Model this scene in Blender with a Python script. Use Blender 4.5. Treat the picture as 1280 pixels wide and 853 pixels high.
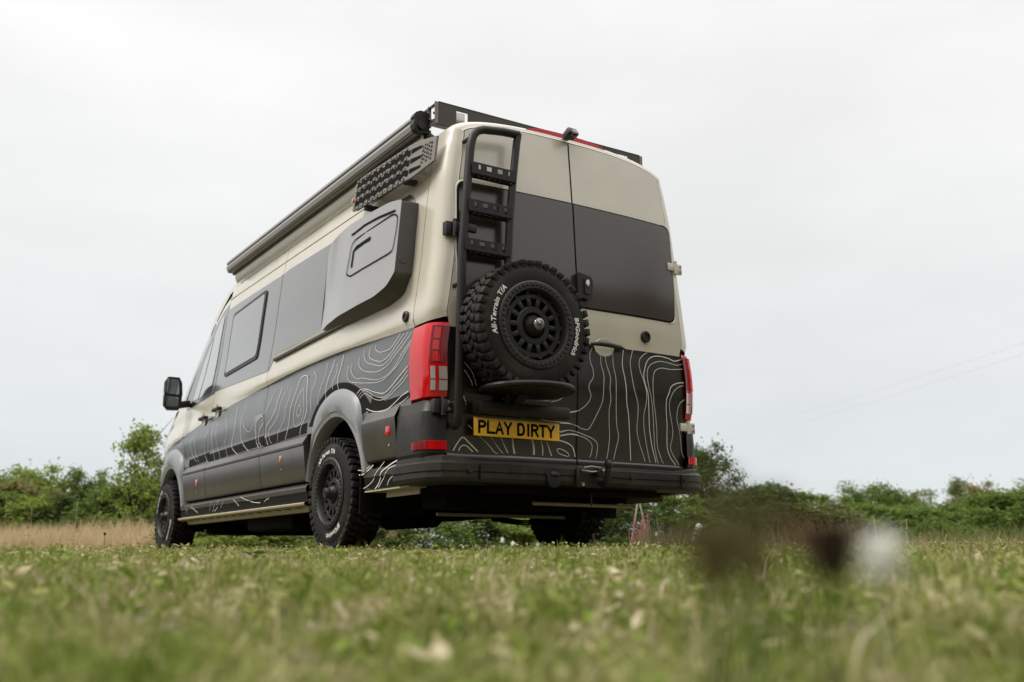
import bpy, bmesh, math, random
import numpy as np
from mathutils import Vector, Matrix, noise

for o in list(bpy.data.objects):
    bpy.data.objects.remove(o)
SC = bpy.context.scene
COL = SC.collection
R = math.radians
rng = np.random.default_rng(7)
random.seed(7)

# ------------------------------------------------------------------ camera
CAM = Vector((-3.8158, -5.1479, -0.0583))
cd = bpy.data.cameras.new('camera')
cam = bpy.data.objects.new('camera', cd)
COL.objects.link(cam)
cam.location = CAM
cam.rotation_euler = (R(102.1807), R(0.3063), R(-32.8944))
cd.sensor_width = 36
cd.lens = 35.346
cd.clip_start = 0.02
cd.clip_end = 2000
cd.dof.use_dof = True
cd.dof.focus_distance = 6.4
cd.dof.aperture_fstop = 2.0
SC.camera = cam

# ------------------------------------------------------------------ world (overcast sky) and soft sun
SUN_EL, SUN_AZ = R(52), R(-72)          # azimuth clockwise from +Y (the van points to +Y)
wd = bpy.data.worlds.new('World')
SC.world = wd
wd.use_nodes = True
nt = wd.node_tree
nt.nodes.clear()
def N(tree, kind, **kw):
    n = tree.nodes.new(kind)
    for k, v in kw.items():
        if k.startswith('_'):
            setattr(n, k[1:], v)
        else:
            n.inputs[k].default_value = v
    return n
out = nt.nodes.new('ShaderNodeOutputWorld')
sky = nt.nodes.new('ShaderNodeTexSky')
sky.sky_type = 'NISHITA'
sky.sun_disc = False
sky.sun_elevation = SUN_EL
sky.sun_rotation = SUN_AZ
bg1 = N(nt, 'ShaderNodeBackground', Strength=0.10)
nt.links.new(sky.outputs[0], bg1.inputs[0])
tc = nt.nodes.new('ShaderNodeTexCoord')
sx = nt.nodes.new('ShaderNodeSeparateXYZ')
nt.links.new(tc.outputs['Generated'], sx.inputs[0])
ramp = nt.nodes.new('ShaderNodeValToRGB')
nt.links.new(sx.outputs[2], ramp.inputs[0])
cr = ramp.color_ramp
cr.elements[0].position = 0.0
cr.elements[0].color = (0.555, 0.590, 0.605, 1)
cr.elements[1].position = 1.0
cr.elements[1].color = (1.75, 1.73, 1.70, 1)
for pos, c in ((0.10, (0.595, 0.617, 0.623)), (0.30, (0.680, 0.680, 0.668)), (0.52, (0.77, 0.765, 0.75)), (0.75, (1.2, 1.19, 1.17))):
    e = cr.elements.new(pos)
    e.color = (*c, 1)
mp = N(nt, 'ShaderNodeMapping', Scale=(1.6, 1.6, 4.5))
nt.links.new(tc.outputs['Generated'], mp.inputs[0])
nz = N(nt, 'ShaderNodeTexNoise', Scale=1.3, Detail=4.0, Roughness=0.5)
nt.links.new(mp.outputs[0], nz.inputs['Vector'])
mr = N(nt, 'ShaderNodeMapRange')
for i, v in enumerate((0.32, 0.68, 0.91, 1.05)):
    mr.inputs[i + 1].default_value = v
nt.links.new(nz.outputs[0], mr.inputs[0])
mul = nt.nodes.new('ShaderNodeVectorMath')
mul.operation = 'SCALE'
nt.links.new(ramp.outputs[0], mul.inputs[0])
nt.links.new(mr.outputs[0], mul.inputs['Scale'])
bg2 = N(nt, 'ShaderNodeBackground', Strength=0.975)
nt.links.new(mul.outputs[0], bg2.inputs[0])
mx = N(nt, 'ShaderNodeMixShader', Fac=0.93)
nt.links.new(bg1.outputs[0], mx.inputs[1])
nt.links.new(bg2.outputs[0], mx.inputs[2])
nt.links.new(mx.outputs[0], out.inputs[0])

sl = bpy.data.lights.new('sun', 'SUN')
sl.energy = 1.5
sl.angle = R(18)
sl.color = (1.0, 0.965, 0.91)
so = bpy.data.objects.new('sun', sl)
COL.objects.link(so)
dirv = Vector((math.sin(SUN_AZ) * math.cos(SUN_EL), math.cos(SUN_AZ) * math.cos(SUN_EL), math.sin(SUN_EL)))
so.rotation_euler = dirv.to_track_quat('Z', 'Y').to_euler()
so.location = dirv * 30

vs = SC.view_settings
vs.view_transform = 'Standard'
vs.look = 'None'
vs.gamma = 1
vs.use_curve_mapping = False
vs.exposure = 0.5
SC.render.engine = 'CYCLES'

# ------------------------------------------------------------------ materials
def mat(name, col, rough=0.5, metal=0.0, spec=0.5, coat=0.0, coat_rough=0.1, var=0.0, var_scale=8.0, bump=0.0, bump_scale=200.0, rough_var=0.0, emis=None, trans=0.0, ior=1.5, dust=0.0):
    m = bpy.data.materials.new(name)
    m.use_nodes = True
    t = m.node_tree
    b = t.nodes['Principled BSDF']
    b.inputs['Base Color'].default_value = (*col, 1)
    b.inputs['Roughness'].default_value = rough
    b.inputs['Metallic'].default_value = metal
    b.inputs['Specular IOR Level'].default_value = spec
    b.inputs['Coat Weight'].default_value = coat
    b.inputs['Coat Roughness'].default_value = coat_rough
    b.inputs['IOR'].default_value = ior
    b.inputs['Coat IOR'].default_value = 1.5
    if trans:
        b.inputs['Transmission Weight'].default_value = trans
    if emis:
        b.inputs['Emission Color'].default_value = (*emis[0], 1)
        b.inputs['Emission Strength'].default_value = emis[1]
    tcn = t.nodes.new('ShaderNodeTexCoord')
    if var or rough_var:
        n = N(t, 'ShaderNodeTexNoise', Scale=var_scale, Detail=5.0, Roughness=0.6)
        t.links.new(tcn.outputs['Object'], n.inputs['Vector'])
        if var:
            r = N(t, 'ShaderNodeMapRange')
            for i, v in enumerate((0.3, 0.7, 1 - var, 1 + var)):
                r.inputs[i + 1].default_value = v
            t.links.new(n.outputs[0], r.inputs[0])
            s = t.nodes.new('ShaderNodeVectorMath')
            s.operation = 'SCALE'
            s.inputs[0].default_value = col
            t.links.new(r.outputs[0], s.inputs['Scale'])
            t.links.new(s.outputs[0], b.inputs['Base Color'])
        if rough_var:
            r = N(t, 'ShaderNodeMapRange')
            for i, v in enumerate((0.3, 0.7, rough - rough_var, rough + rough_var)):
                r.inputs[i + 1].default_value = v
            t.links.new(n.outputs[0], r.inputs[0])
            t.links.new(r.outputs[0], b.inputs['Roughness'])
    if dust:
        # patchy dried dust over the base colour
        n3 = N(t, 'ShaderNodeTexNoise', Scale=4.5, Detail=9.0, Roughness=0.72)
        t.links.new(tcn.outputs['Object'], n3.inputs['Vector'])
        r3 = N(t, 'ShaderNodeMapRange')
        for i, v in enumerate((0.45, 0.75, 0.0, dust)):
            r3.inputs[i + 1].default_value = v
        t.links.new(n3.outputs[0], r3.inputs[0])
        mxd = t.nodes.new('ShaderNodeMix')
        mxd.data_type = 'RGBA'
        mxd.inputs[6].default_value = (*col, 1)
        mxd.inputs[7].default_value = (0.26, 0.205, 0.14, 1)
        old = b.inputs['Base Color'].links
        if old:
            t.links.new(old[0].from_socket, mxd.inputs[6])
        t.links.new(r3.outputs[0], mxd.inputs[0])
        t.links.new(mxd.outputs[2], b.inputs['Base Color'])
    if bump:
        n2 = N(t, 'ShaderNodeTexNoise', Scale=bump_scale, Detail=3.0)
        t.links.new(tcn.outputs['Object'], n2.inputs['Vector'])
        bp = N(t, 'ShaderNodeBump', Strength=bump, Distance=0.004)
        t.links.new(n2.outputs[0], bp.inputs['Height'])
        t.links.new(bp.outputs[0], b.inputs['Normal'])
    return m

BEIGE = (0.62, 0.565, 0.455)
GREY = (0.017, 0.0125, 0.0095)
def wrap_mat(name, pts, axis):
    """Two-tone vinyl wrap: beige above the printed belt line, satin grey below (line height given along one axis)."""
    m = mat(name, BEIGE, 0.24, 0, 0.5, 0.7, 0.2, ior=1.8)
    t = m.node_tree
    b = t.nodes['Principled BSDF']
    tcn = t.nodes.new('ShaderNodeTexCoord')
    s = t.nodes.new('ShaderNodeSeparateXYZ')
    t.links.new(tcn.outputs['Object'], s.inputs[0])
    lo, hi = pts[0][0], pts[-1][0]
    r = N(t, 'ShaderNodeMapRange')
    r.inputs[1].default_value, r.inputs[2].default_value = lo, hi
    t.links.new(s.outputs[axis], r.inputs[0])
    fc = t.nodes.new('ShaderNodeFloatCurve')
    c = fc.mapping.curves[0]
    zlo, zhi = 1.0, 1.5
    P = [((a - lo) / (hi - lo), (z - zlo) / (zhi - zlo)) for a, z in pts]
    c.points[0].location = P[0]
    c.points[1].location = P[-1]
    for q in P[1:-1]:
        c.points.new(*q)
    fc.mapping.update()
    t.links.new(r.outputs[0], fc.inputs['Value'])
    r2 = N(t, 'ShaderNodeMapRange')
    r2.inputs[3].default_value, r2.inputs[4].default_value = zlo, zhi
    t.links.new(fc.outputs[0], r2.inputs[0])
    g = t.nodes.new('ShaderNodeMath')
    g.operation = 'GREATER_THAN'
    t.links.new(s.outputs[2], g.inputs[0])
    t.links.new(r2.outputs[0], g.inputs[1])
    n = N(t, 'ShaderNodeTexNoise', Scale=3.0, Detail=6.0, Roughness=0.65)
    t.links.new(tcn.outputs['Object'], n.inputs['Vector'])
    rr = N(t, 'ShaderNodeMapRange')
    for i, v in enumerate((0.3, 0.7, 0.94, 1.05)):
        rr.inputs[i + 1].default_value = v
    t.links.new(n.outputs[0], rr.inputs[0])
    mixc = t.nodes.new('ShaderNodeMix')
    mixc.data_type = 'RGBA'
    mixc.inputs[6].default_value = (*GREY, 1)
    mixc.inputs[7].default_value = (*BEIGE, 1)
    t.links.new(g.outputs[0], mixc.inputs[0])
    sc = t.nodes.new('ShaderNodeVectorMath')
    sc.operation = 'SCALE'
    t.links.new(mixc.outputs[2], sc.inputs[0])
    t.links.new(rr.outputs[0], sc.inputs['Scale'])
    t.links.new(sc.outputs[0], b.inputs['Base Color'])
    n5 = N(t, 'ShaderNodeTexNoise', Scale=2.2, Detail=1.5)      # slight panel ripple
    t.links.new(tcn.outputs['Object'], n5.inputs['Vector'])
    bp = N(t, 'ShaderNodeBump', Strength=0.5, Distance=0.012)
    t.links.new(n5.outputs[0], bp.inputs['Height'])
    for k in ('Normal', 'Coat Normal'):
        t.links.new(bp.outputs[0], b.inputs[k])
    return m

M = {}
M['beige'] = mat('beige_paint', BEIGE, 0.30, 0, 0.5, 0.8, 0.22, ior=1.65, var=0.05, var_scale=3)
BELT = [(-0.2, 1.332), (0.24, 1.339), (1.76, 1.381), (3.12, 1.345), (4.3, 1.275), (5.37, 1.166), (6.9, 1.02)]
M['wrap'] = wrap_mat('two_tone_wrap', BELT, 1)
M['wrap_rear'] = wrap_mat('two_tone_wrap_rear', [(-1.2, 1.31), (0, 1.305), (1.2, 1.315)], 0)
M['grey'] = mat('satin_grey_wrap', GREY, 0.24, 0, 0.5, 0.7, 0.2, ior=1.8, var=0.06, var_scale=3, rough_var=0.04)
M['pane'] = mat('tinted_window', (0.055, 0.048, 0.043), 0.20, 0, 0.5, 1.0, 0.12, ior=2.0)
M['rearpane'] = mat('matt_rear_panel', (0.046, 0.031, 0.024), 0.22, 0, 0.5, 0.5, 0.18, ior=1.6, var=0.06, var_scale=3)
M['glass'] = mat('cab_glass', (0.30, 0.33, 0.325), 0.03, 0.75, 0.9, 1.0, 0.02)
M['acrylic'] = mat('acrylic_window', (0.10, 0.099, 0.095), 0.10, 0, 0.5, 1.0, 0.04, ior=2.2)
M['matteblack'] = mat('matt_black_print', (0.012, 0.011, 0.009), 0.8, 0, 0.15)
M['clad'] = mat('grey_cladding', (0.040, 0.033, 0.027), 0.34, 0, 0.5, 0.4, 0.25, ior=1.6, dust=0.16, var=0.06, var_scale=5, bump=0.05, bump_scale=600)
M['bumper'] = mat('bumper_plastic', (0.017, 0.014, 0.0115), 0.45, 0, 0.4, dust=0.14, var=0.08, var_scale=5, bump=0.08, bump_scale=500)
M['flarep'] = mat('arch_flare_plastic', (0.27, 0.277, 0.282), 0.42, 0, 0.5, dust=0.1, bump=0.04, bump_scale=500)
M['black'] = mat('black_plastic', (0.012, 0.011, 0.010), 0.45, 0, 0.5)
M['blackp'] = mat('black_powder_coat', (0.012, 0.010, 0.0085), 0.45, 0, 0.4, bump=0.12, bump_scale=900)
M['rack'] = mat('rack_aluminium', (0.055, 0.048, 0.042), 0.45, 0.2, 0.5)
M['under'] = mat('underbody_black', (0.005, 0.0045, 0.004), 0.85, 0, 0.15, var=0.3, var_scale=9)
M['rubber'] = mat('tyre_rubber', (0.009, 0.008, 0.007), 0.66, 0, 0.3, dust=0.15, var=0.15, var_scale=20, bump=0.1, bump_scale=300)
M['rim'] = mat('black_rim', (0.014, 0.0125, 0.011), 0.4, 0.0, 0.4)
M['rimring'] = mat('graphite_ring', (0.040, 0.036, 0.032), 0.4, 0.3, 0.45)
M['chrome'] = mat('bright_metal', (0.62, 0.60, 0.56), 0.22, 1.0)
M['steel'] = mat('dull_steel', (0.30, 0.28, 0.25), 0.4, 0.8)
M['white'] = mat('white_print', (0.78, 0.76, 0.70), 0.5)
M['line'] = mat('pale_contour_print', (0.80, 0.75, 0.66), 0.5, spec=0.3)
M['plate'] = mat('yellow_plate', (1.0, 0.54, 0.03), 0.3, 0, 0.5, 0.4, var=0.05)
M['ink'] = mat('black_ink', (0.008, 0.0075, 0.007), 0.85, 0, 0.1)
M['red'] = mat('red_lens', (0.62, 0.007, 0.010), 0.06, 0, 0.5, 0.25, 0.02)
M['darkred'] = mat('dark_red_lens', (0.20, 0.003, 0.006), 0.12, 0, 0.35, 0.15, 0.03)
M['clear'] = mat('clear_lens', (0.55, 0.53, 0.50), 0.15, 0.3, 0.6, 1.0, 0.03)
M['orange'] = mat('orange_lens', (0.65, 0.12, 0.03), 0.2, 0, 0.6, 1.0)
M['alu'] = mat('awning_aluminium', (0.32, 0.305, 0.285), 0.36, 0.3, 0.5)
M['aludark'] = mat('awning_groove', (0.05, 0.044, 0.04), 0.5)
M['board'] = mat('taupe_plastic', (0.20, 0.182, 0.16), 0.5, 0, 0.5, bump=0.1, bump_scale=200)
M['sill'] = mat('beige_sill', (0.42, 0.36, 0.23), 0.4, var=0.08)
M['flare'] = mat('flare_pod_grey', (0.29, 0.286, 0.28), 0.34, 0, 0.5, 0.5, 0.2)
M['podshade'] = mat('flare_pod_shaded_edge', (0.060, 0.053, 0.048), 0.45, 0, 0.5)  # darker copy for the pod's rear and underside: shade put into the colour
M['camlens'] = mat('camera_lens', (0.005, 0.005, 0.006), 0.08, 0, 0.8, 1.0)

# ------------------------------------------------------------------ object helpers
def link(o, parent=None):
    COL.objects.link(o)
    if parent is not None:
        o.parent = parent
        if parent.get('_root'):
            o.matrix_parent_inverse = Matrix.Translation(-parent.location)
    return o

def mesh_obj(name, verts, faces, material, parent=None, smooth=35, mats=None, fmat=None):
    me = bpy.data.meshes.new(name)
    me.from_pydata([tuple(v) for v in verts], [], [tuple(f) for f in faces])
    me.update()
    for m in ([material] if mats is None else mats):
        me.materials.append(M[m] if isinstance(m, str) else m)
    if fmat is not None:
        me.polygons.foreach_set('material_index', fmat)
    if smooth:
        me.polygons.foreach_set('use_smooth', [True] * len(me.polygons))
        me.set_sharp_from_angle(angle=R(smooth))
    return link(bpy.data.objects.new(name, me), parent)

def bm_obj(name, bm, material, parent=None, smooth=35):
    me = bpy.data.meshes.new(name)
    bmesh.ops.recalc_face_normals(bm, faces=bm.faces)
    bm.to_mesh(me)
    bm.free()
    me.materials.append(M[material] if isinstance(material, str) else material)
    if smooth:
        me.polygons.foreach_set('use_smooth', [True] * len(me.polygons))
        me.set_sharp_from_angle(angle=R(smooth))
    return link(bpy.data.objects.new(name, me), parent)

class MB:
    """collects boxes, tubes, lathes and grids into one mesh"""
    def __init__(s):
        s.v, s.f, s.m = [], [], []
    def add(s, v, f, mi=0):
        o = len(s.v)
        s.v += [tuple(p) for p in v]
        s.f += [tuple(i + o for i in q) for q in f]
        s.m += [mi] * len(f)
        return s
    def box(s, c, d, rot=None, bev=0.0, mi=0):
        hx, hy, hz = d[0] / 2, d[1] / 2, d[2] / 2
        if bev <= 0:
            v = [Vector((a * hx, b * hy, e * hz)) for a in (-1, 1) for b in (-1, 1) for e in (-1, 1)]
            f = [(0, 1, 3, 2), (4, 6, 7, 5), (0, 4, 5, 1), (2, 3, 7, 6), (0, 2, 6, 4), (1, 5, 7, 3)]
        else:
            bm = bmesh.new()
            bmesh.ops.create_cube(bm, size=1)
            for q in bm.verts:
                q.co = Vector((q.co.x * d[0], q.co.y * d[1], q.co.z * d[2]))
            bmesh.ops.bevel(bm, geom=bm.edges[:], offset=min(bev, min(d) * 0.45), segments=2, affect='EDGES', profile=0.5)
            bm.verts.index_update()
            v = [q.co.copy() for q in bm.verts]
            f = [[q.index for q in fc.verts] for fc in bm.faces]
            bm.free()
        if rot is not None:
            v = [rot @ q for q in v]
        c = Vector(c)
        return s.add([q + c for q in v], f, mi)
    def bar(s, a, b, w, h, mi=0, up=(0, 0, 1), bev=0.0):
        a, b = Vector(a), Vector(b)
        d = b - a
        z = d.normalized()
        x = Vector(up).cross(z)
        if x.length < 1e-4:
            x = Vector((1, 0, 0))
        x.normalize()
        y = z.cross(x)
        rot = Matrix((x, y, z)).transposed()
        return s.box((a + b) / 2, (w, h, d.length), rot, bev, mi)
    def tube(s, pts, r, n=10, mi=0, cap=True, closed=False):
        pts = [Vector(p) for p in pts]
        rs = r if isinstance(r, (list, tuple)) else [r] * len(pts)
        v, f = [], []
        prev = None
        for i, p in enumerate(pts):
            if closed:
                d = pts[(i + 1) % len(pts)] - pts[i - 1]
            else:
                d = pts[min(i + 1, len(pts) - 1)] - pts[max(i - 1, 0)]
            d.normalize()
            if prev is None:
                x = d.orthogonal().normalized()
            else:
                x = (prev - d * prev.dot(d)).normalized()
            prev = x
            y = d.cross(x)
            for k in range(n):
                a = 2 * math.pi * k / n
                v.append(p + (x * math.cos(a) + y * math.sin(a)) * rs[i])
        L = len(pts)
        for i in range(L if closed else L - 1):
            j = (i + 1) % L
            for k in range(n):
                f.append((i * n + k, i * n + (k + 1) % n, j * n + (k + 1) % n, j * n + k))
        if cap and not closed:
            f.append(tuple(range(n))[::-1])
            f.append(tuple((L - 1) * n + k for k in range(n)))
        return s.add(v, f, mi)
    def lathe(s, prof, n=48, axis='x', mi=0, c=(0, 0, 0), closed=False):
        """prof: (axial, radius)"""
        v, f = [], []
        for a, r in prof:
            for k in range(n):
                t = 2 * math.pi * k / n
                q = (a, r * math.cos(t), r * math.sin(t))
                if axis == 'y':
                    q = (r * math.cos(t), a, r * math.sin(t))
                elif axis == 'z':
                    q = (r * math.cos(t), r * math.sin(t), a)
                v.append((q[0] + c[0], q[1] + c[1], q[2] + c[2]))
        L = len(prof)
        for i in range(L if closed else L - 1):
            j = (i + 1) % L
            for k in range(n):
                f.append((i * n + k, i * n + (k + 1) % n, j * n + (k + 1) % n, j * n + k))
        return s.add(v, f, mi)
    def grid(s, rows, mi=0):
        n = len(rows[0])
        v = [p for r in rows for p in r]
        f = [(i * n + k, i * n + k + 1, (i + 1) * n + k + 1, (i + 1) * n + k) for i in range(len(rows) - 1) for k in range(n - 1)]
        return s.add(v, f, mi)
    def prism(s, poly, h, fn, mi=0):
        """poly in 2D; fn(a,b,h) -> 3D; closed slab from 0 to h"""
        n = len(poly)
        v = [fn(a, b, 0) for a, b in poly] + [fn(a, b, h) for a, b in poly]
        f = [tuple(range(n)), tuple(range(2 * n - 1, n - 1, -1))]
        f += [(i, (i + 1) % n, n + (i + 1) % n, n + i) for i in range(n)]
        return s.add(v, f, mi)
    def build(s, name, material, parent=None, smooth=35, mats=None):
        me = bpy.data.meshes.new(name)
        me.from_pydata(s.v, [], s.f)
        me.update()
        bm = bmesh.new()
        bm.from_mesh(me)
        bmesh.ops.recalc_face_normals(bm, faces=bm.faces)
        bm.to_mesh(me)
        bm.free()
        for m in ([material] if mats is None else mats):
            me.materials.append(M[m] if isinstance(m, str) else m)
        if mats is not None:
            me.polygons.foreach_set('material_index', s.m)
        if smooth:
            me.polygons.foreach_set('use_smooth', [True] * len(me.polygons))
            me.set_sharp_from_angle(angle=R(smooth))
        return link(bpy.data.objects.new(name, me), parent)

def tag(o, label, cat, group=None):
    o['label'] = label
    o['category'] = cat
    if group:
        o['group'] = group
    return o

def empty(name, loc):
    o = bpy.data.objects.new(name, None)
    o.location = loc
    o.empty_display_size = 0.2
    COL.objects.link(o)
    return o

def round_poly(pts, r, n=5):
    out = []
    L = len(pts)
    for i in range(L):
        p0, p, p1 = Vector(pts[i - 1]), Vector(pts[i]), Vector(pts[(i + 1) % L])
        rr = r[i] if isinstance(r, (list, tuple)) else r
        if rr <= 0:
            out.append(tuple(p))
            continue
        a, b = (p0 - p), (p1 - p)
        d = min(rr, a.length * 0.48, b.length * 0.48)
        A, B = p + a.normalized() * d, p + b.normalized() * d
        for k in range(n + 1):
            t = k / n
            out.append(tuple(A * (1 - t) ** 2 + p * 2 * t * (1 - t) + B * t * t))
    return out

# view frame: s along the horizontal view direction, t to the right
VD = Vector((math.sin(R(32.8944)), math.cos(R(32.8944)), 0))
VR = Vector((VD.y, -VD.x, 0))
def st(s, t):
    return CAM.x + VD.x * s + VR.x * t, CAM.y + VD.y * s + VR.y * t
FPX = 1256.75
def upx(u, s):
    """lateral offset for an image column at distance s"""
    return s * (u - 640) / FPX / 0.978

# ------------------------------------------------------------------ ground
def smooth01(a, b, x):
    x = np.clip((np.asarray(x, float) - a) / (b - a), 0, 1)
    return x * x * (3 - 2 * x)
def ground_z(x, y):
    x, y = np.asarray(x, float), np.asarray(y, float)
    dx, dy = x - CAM.x, y - CAM.y
    s = dx * VD.x + dy * VD.y
    t = dx * VR.x + dy * VR.y
    z = np.interp(s, [-30, -3, 0.0, 1.0, 2.5, 4.3, 6.0, 9, 16, 26, 60, 200, 900], [-1.2, -0.34, -0.235, -0.20, -0.128, -0.056, -0.018, -0.002, 0.02, 0.10, 0.2, 0.4, 1.0])
    rise = smooth01(2.0, 4.5, t) * smooth01(5.5, 9, s) * (1 - smooth01(10, 15, s)) * 0.05
    lump = 0.012 * np.sin(x * 1.7 + 0.6 * y) * np.sin(y * 1.3 - 0.4 * x) + 0.006 * np.sin(x * 5.1 + 1) * np.sin(y * 4.3)
    flat = smooth01(5.0, 6.5, s) * (1 - smooth01(12, 14, s)) * (1 - smooth01(1.5, 3.0, np.abs(x)))
    return z + rise + lump * (1 - 0.85 * flat)

def grass_nodes(m, cols, scale, rnd=True, rf=0.55):
    t = m.node_tree
    b = t.nodes['Principled BSDF']
    g = t.nodes.new('ShaderNodeNewGeometry')
    n = N(t, 'ShaderNodeTexNoise', Scale=scale, Detail=5.0, Roughness=0.65)
    t.links.new(g.outputs['Position'], n.inputs['Vector'])
    rp = t.nodes.new('ShaderNodeValToRGB')
    e = rp.color_ramp
    e.elements[0].position, e.elements[0].color = 0.0, (*cols[0], 1)
    e.elements[1].position, e.elements[1].color = 1.0, (*cols[-1], 1)
    for i, c in enumerate(cols[1:-1]):
        q = e.elements.new((i + 1) / (len(cols) - 1))
        q.color = (*c, 1)
    src = n.outputs[0]
    a = N(t, 'ShaderNodeMapRange')
    for i, v in enumerate((0.36, 0.66, 0.0, 1.0)):
        a.inputs[i + 1].default_value = v
    t.links.new(src, a.inputs[0])
    if rnd:
        mixn = t.nodes.new('ShaderNodeMix')
        mixn.inputs[0].default_value = rf
        t.links.new(a.outputs[0], mixn.inputs[2])
        t.links.new(g.outputs['Random Per Island'], mixn.inputs[3])
        t.links.new(mixn.outputs[0], rp.inputs[0])
    else:
        t.links.new(a.outputs[0], rp.inputs[0])
    t.links.new(rp.outputs[0], b.inputs['Base Color'])
    b.inputs['Roughness'].default_value = 0.75
    b.inputs['Specular IOR Level'].default_value = 0.25
    return b, rp
def leaf_mat(name, cols, scale=0.8, transl=0.3, rnd=True, rf=0.55):
    m = mat(name, cols[0], 0.6)
    b, rp = grass_nodes(m, cols, scale, rnd, rf)
    t = m.node_tree
    tr = t.nodes.new('ShaderNodeBsdfTranslucent')
    t.links.new(rp.outputs[0], tr.inputs[0])
    ms = N(t, 'ShaderNodeMixShader', Fac=transl)
    o = [n for n in t.nodes if n.type == 'OUTPUT_MATERIAL'][0]
    t.links.new(b.outputs[0], ms.inputs[1])
    t.links.new(tr.outputs[0], ms.inputs[2])
    t.links.new(ms.outputs[0], o.inputs[0])
    return m
M['soil'] = mat('lawn_ground', (0.1, 0.1, 0.05), 0.9)
grass_nodes(M['soil'], [(0.04, 0.045, 0.014), (0.09, 0.08, 0.035), (0.17, 0.145, 0.08), (0.07, 0.07, 0.02)], 6.0, False)
M['grass'] = leaf_mat('lawn_grass', [(0.065, 0.115, 0.010), (0.155, 0.225, 0.022), (0.26, 0.28, 0.07), (0.49, 0.41, 0.235), (0.82, 0.71, 0.53)], 6.0, 0.3, True, 0.36)
M['hay'] = leaf_mat('dry_grass', [(0.42, 0.31, 0.16), (0.55, 0.42, 0.24), (0.66, 0.53, 0.33), (0.34, 0.31, 0.14)], 1.2, 0.3)
M['reed'] = leaf_mat('reed_green', [(0.07, 0.10, 0.022), (0.12, 0.15, 0.04), (0.22, 0.21, 0.09)], 1.0, 0.3)
GREENS = {
 'mid': [(0.078, 0.123, 0.024), (0.135, 0.199, 0.037), (0.215, 0.278, 0.060)],
 'light': [(0.135, 0.188, 0.034), (0.226, 0.298, 0.055), (0.338, 0.387, 0.094)],
 'dark': [(0.040, 0.065, 0.019), (0.073, 0.109, 0.026), (0.124, 0.162, 0.037)],
 'olive': [(0.135, 0.134, 0.041), (0.226, 0.209, 0.071), (0.338, 0.267, 0.112)],
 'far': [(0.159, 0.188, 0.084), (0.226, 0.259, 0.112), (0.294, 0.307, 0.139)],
 'pinkish': [(0.10, 0.12, 0.04), (0.16, 0.17, 0.06), (0.24, 0.20, 0.11), (0.36, 0.22, 0.18)],
}
for k, c in GREENS.items():
    M['leaf_' + k] = leaf_mat('leaf_' + k, c, 0.9, 0.42)
M['bark'] = mat('bark', (0.10, 0.082, 0.06), 0.9, var=0.3, var_scale=12, bump=0.6, bump_scale=30)

# ground sheet (denser near the camera)
S = np.concatenate([np.linspace(-30, -1, 12), np.linspace(-0.6, 14, 74), np.linspace(15, 40, 26), np.geomspace(44, 900, 22)])
Tn = np.concatenate([-np.geomspace(900, 16, 16), np.linspace(-14, 14, 85), np.geomspace(16, 900, 16)])
vv = []
for s_ in S:
    for t_ in Tn:
        x_, y_ = st(s_, t_)
        vv.append((x_, y_))
vv = np.array(vv)
gz = ground_z(vv[:, 0], vv[:, 1])
nT = len(Tn)
gf = [(i * nT + k, i * nT + k + 1, (i + 1) * nT + k + 1, (i + 1) * nT + k) for i in range(len(S) - 1) for k in range(nT - 1)]
go = mesh_obj('ground', np.column_stack([vv, gz - 0.004]), gf, 'soil', smooth=80)
go['kind'] = 'structure'

def fast_mesh(name, V, F, material):
    """V (n,3), F (m,3) numpy"""
    me = bpy.data.meshes.new(name)
    me.vertices.add(len(V))
    me.vertices.foreach_set('co', V.astype(np.float32).ravel())
    k = F.shape[1]
    me.loops.add(F.size)
    me.loops.foreach_set('vertex_index', F.astype(np.int32).ravel())
    me.polygons.add(len(F))
    me.polygons.foreach_set('loop_start', np.arange(0, F.size, k, dtype=np.int32))
    me.polygons.foreach_set('loop_total', np.full(len(F), k, dtype=np.int32))
    me.update(calc_edges=True)
    me.materials.append(M[material] if isinstance(material, str) else material)
    return me

def blades(x, y, h, w, lean, curl=0.5):
    """bent three-triangle blades"""
    n = len(x)
    z = ground_z(x, y) - 0.006
    a = rng.uniform(0, 2 * np.pi, n)
    la = rng.uniform(0, 2 * np.pi, n)
    lx, ly = np.cos(la) * lean * h, np.sin(la) * lean * h
    wx, wy = np.cos(a) * w / 2, np.sin(a) * w / 2
    V = np.zeros((n, 5, 3))
    V[:, 0] = np.column_stack([x - wx, y - wy, z])
    V[:, 1] = np.column_stack([x + wx, y + wy, z])
    mxx, myy, mz = x + lx * 0.35, y + ly * 0.35, z + h * 0.6
    V[:, 2] = np.column_stack([mxx - wx * 0.75, myy - wy * 0.75, mz])
    V[:, 3] = np.column_stack([mxx + wx * 0.75, myy + wy * 0.75, mz])
    V[:, 4] = np.column_stack([x + lx, y + ly, z + h * np.sqrt(np.clip(1 - (lean * curl) ** 2, 0.1, 1))])
    b = (np.arange(n) * 5)[:, None]
    F = np.concatenate([b + np.array([0, 1, 3]), b + np.array([0, 3, 2]), b + np.array([2, 3, 4])])
    return V.reshape(-1, 3), F

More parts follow.
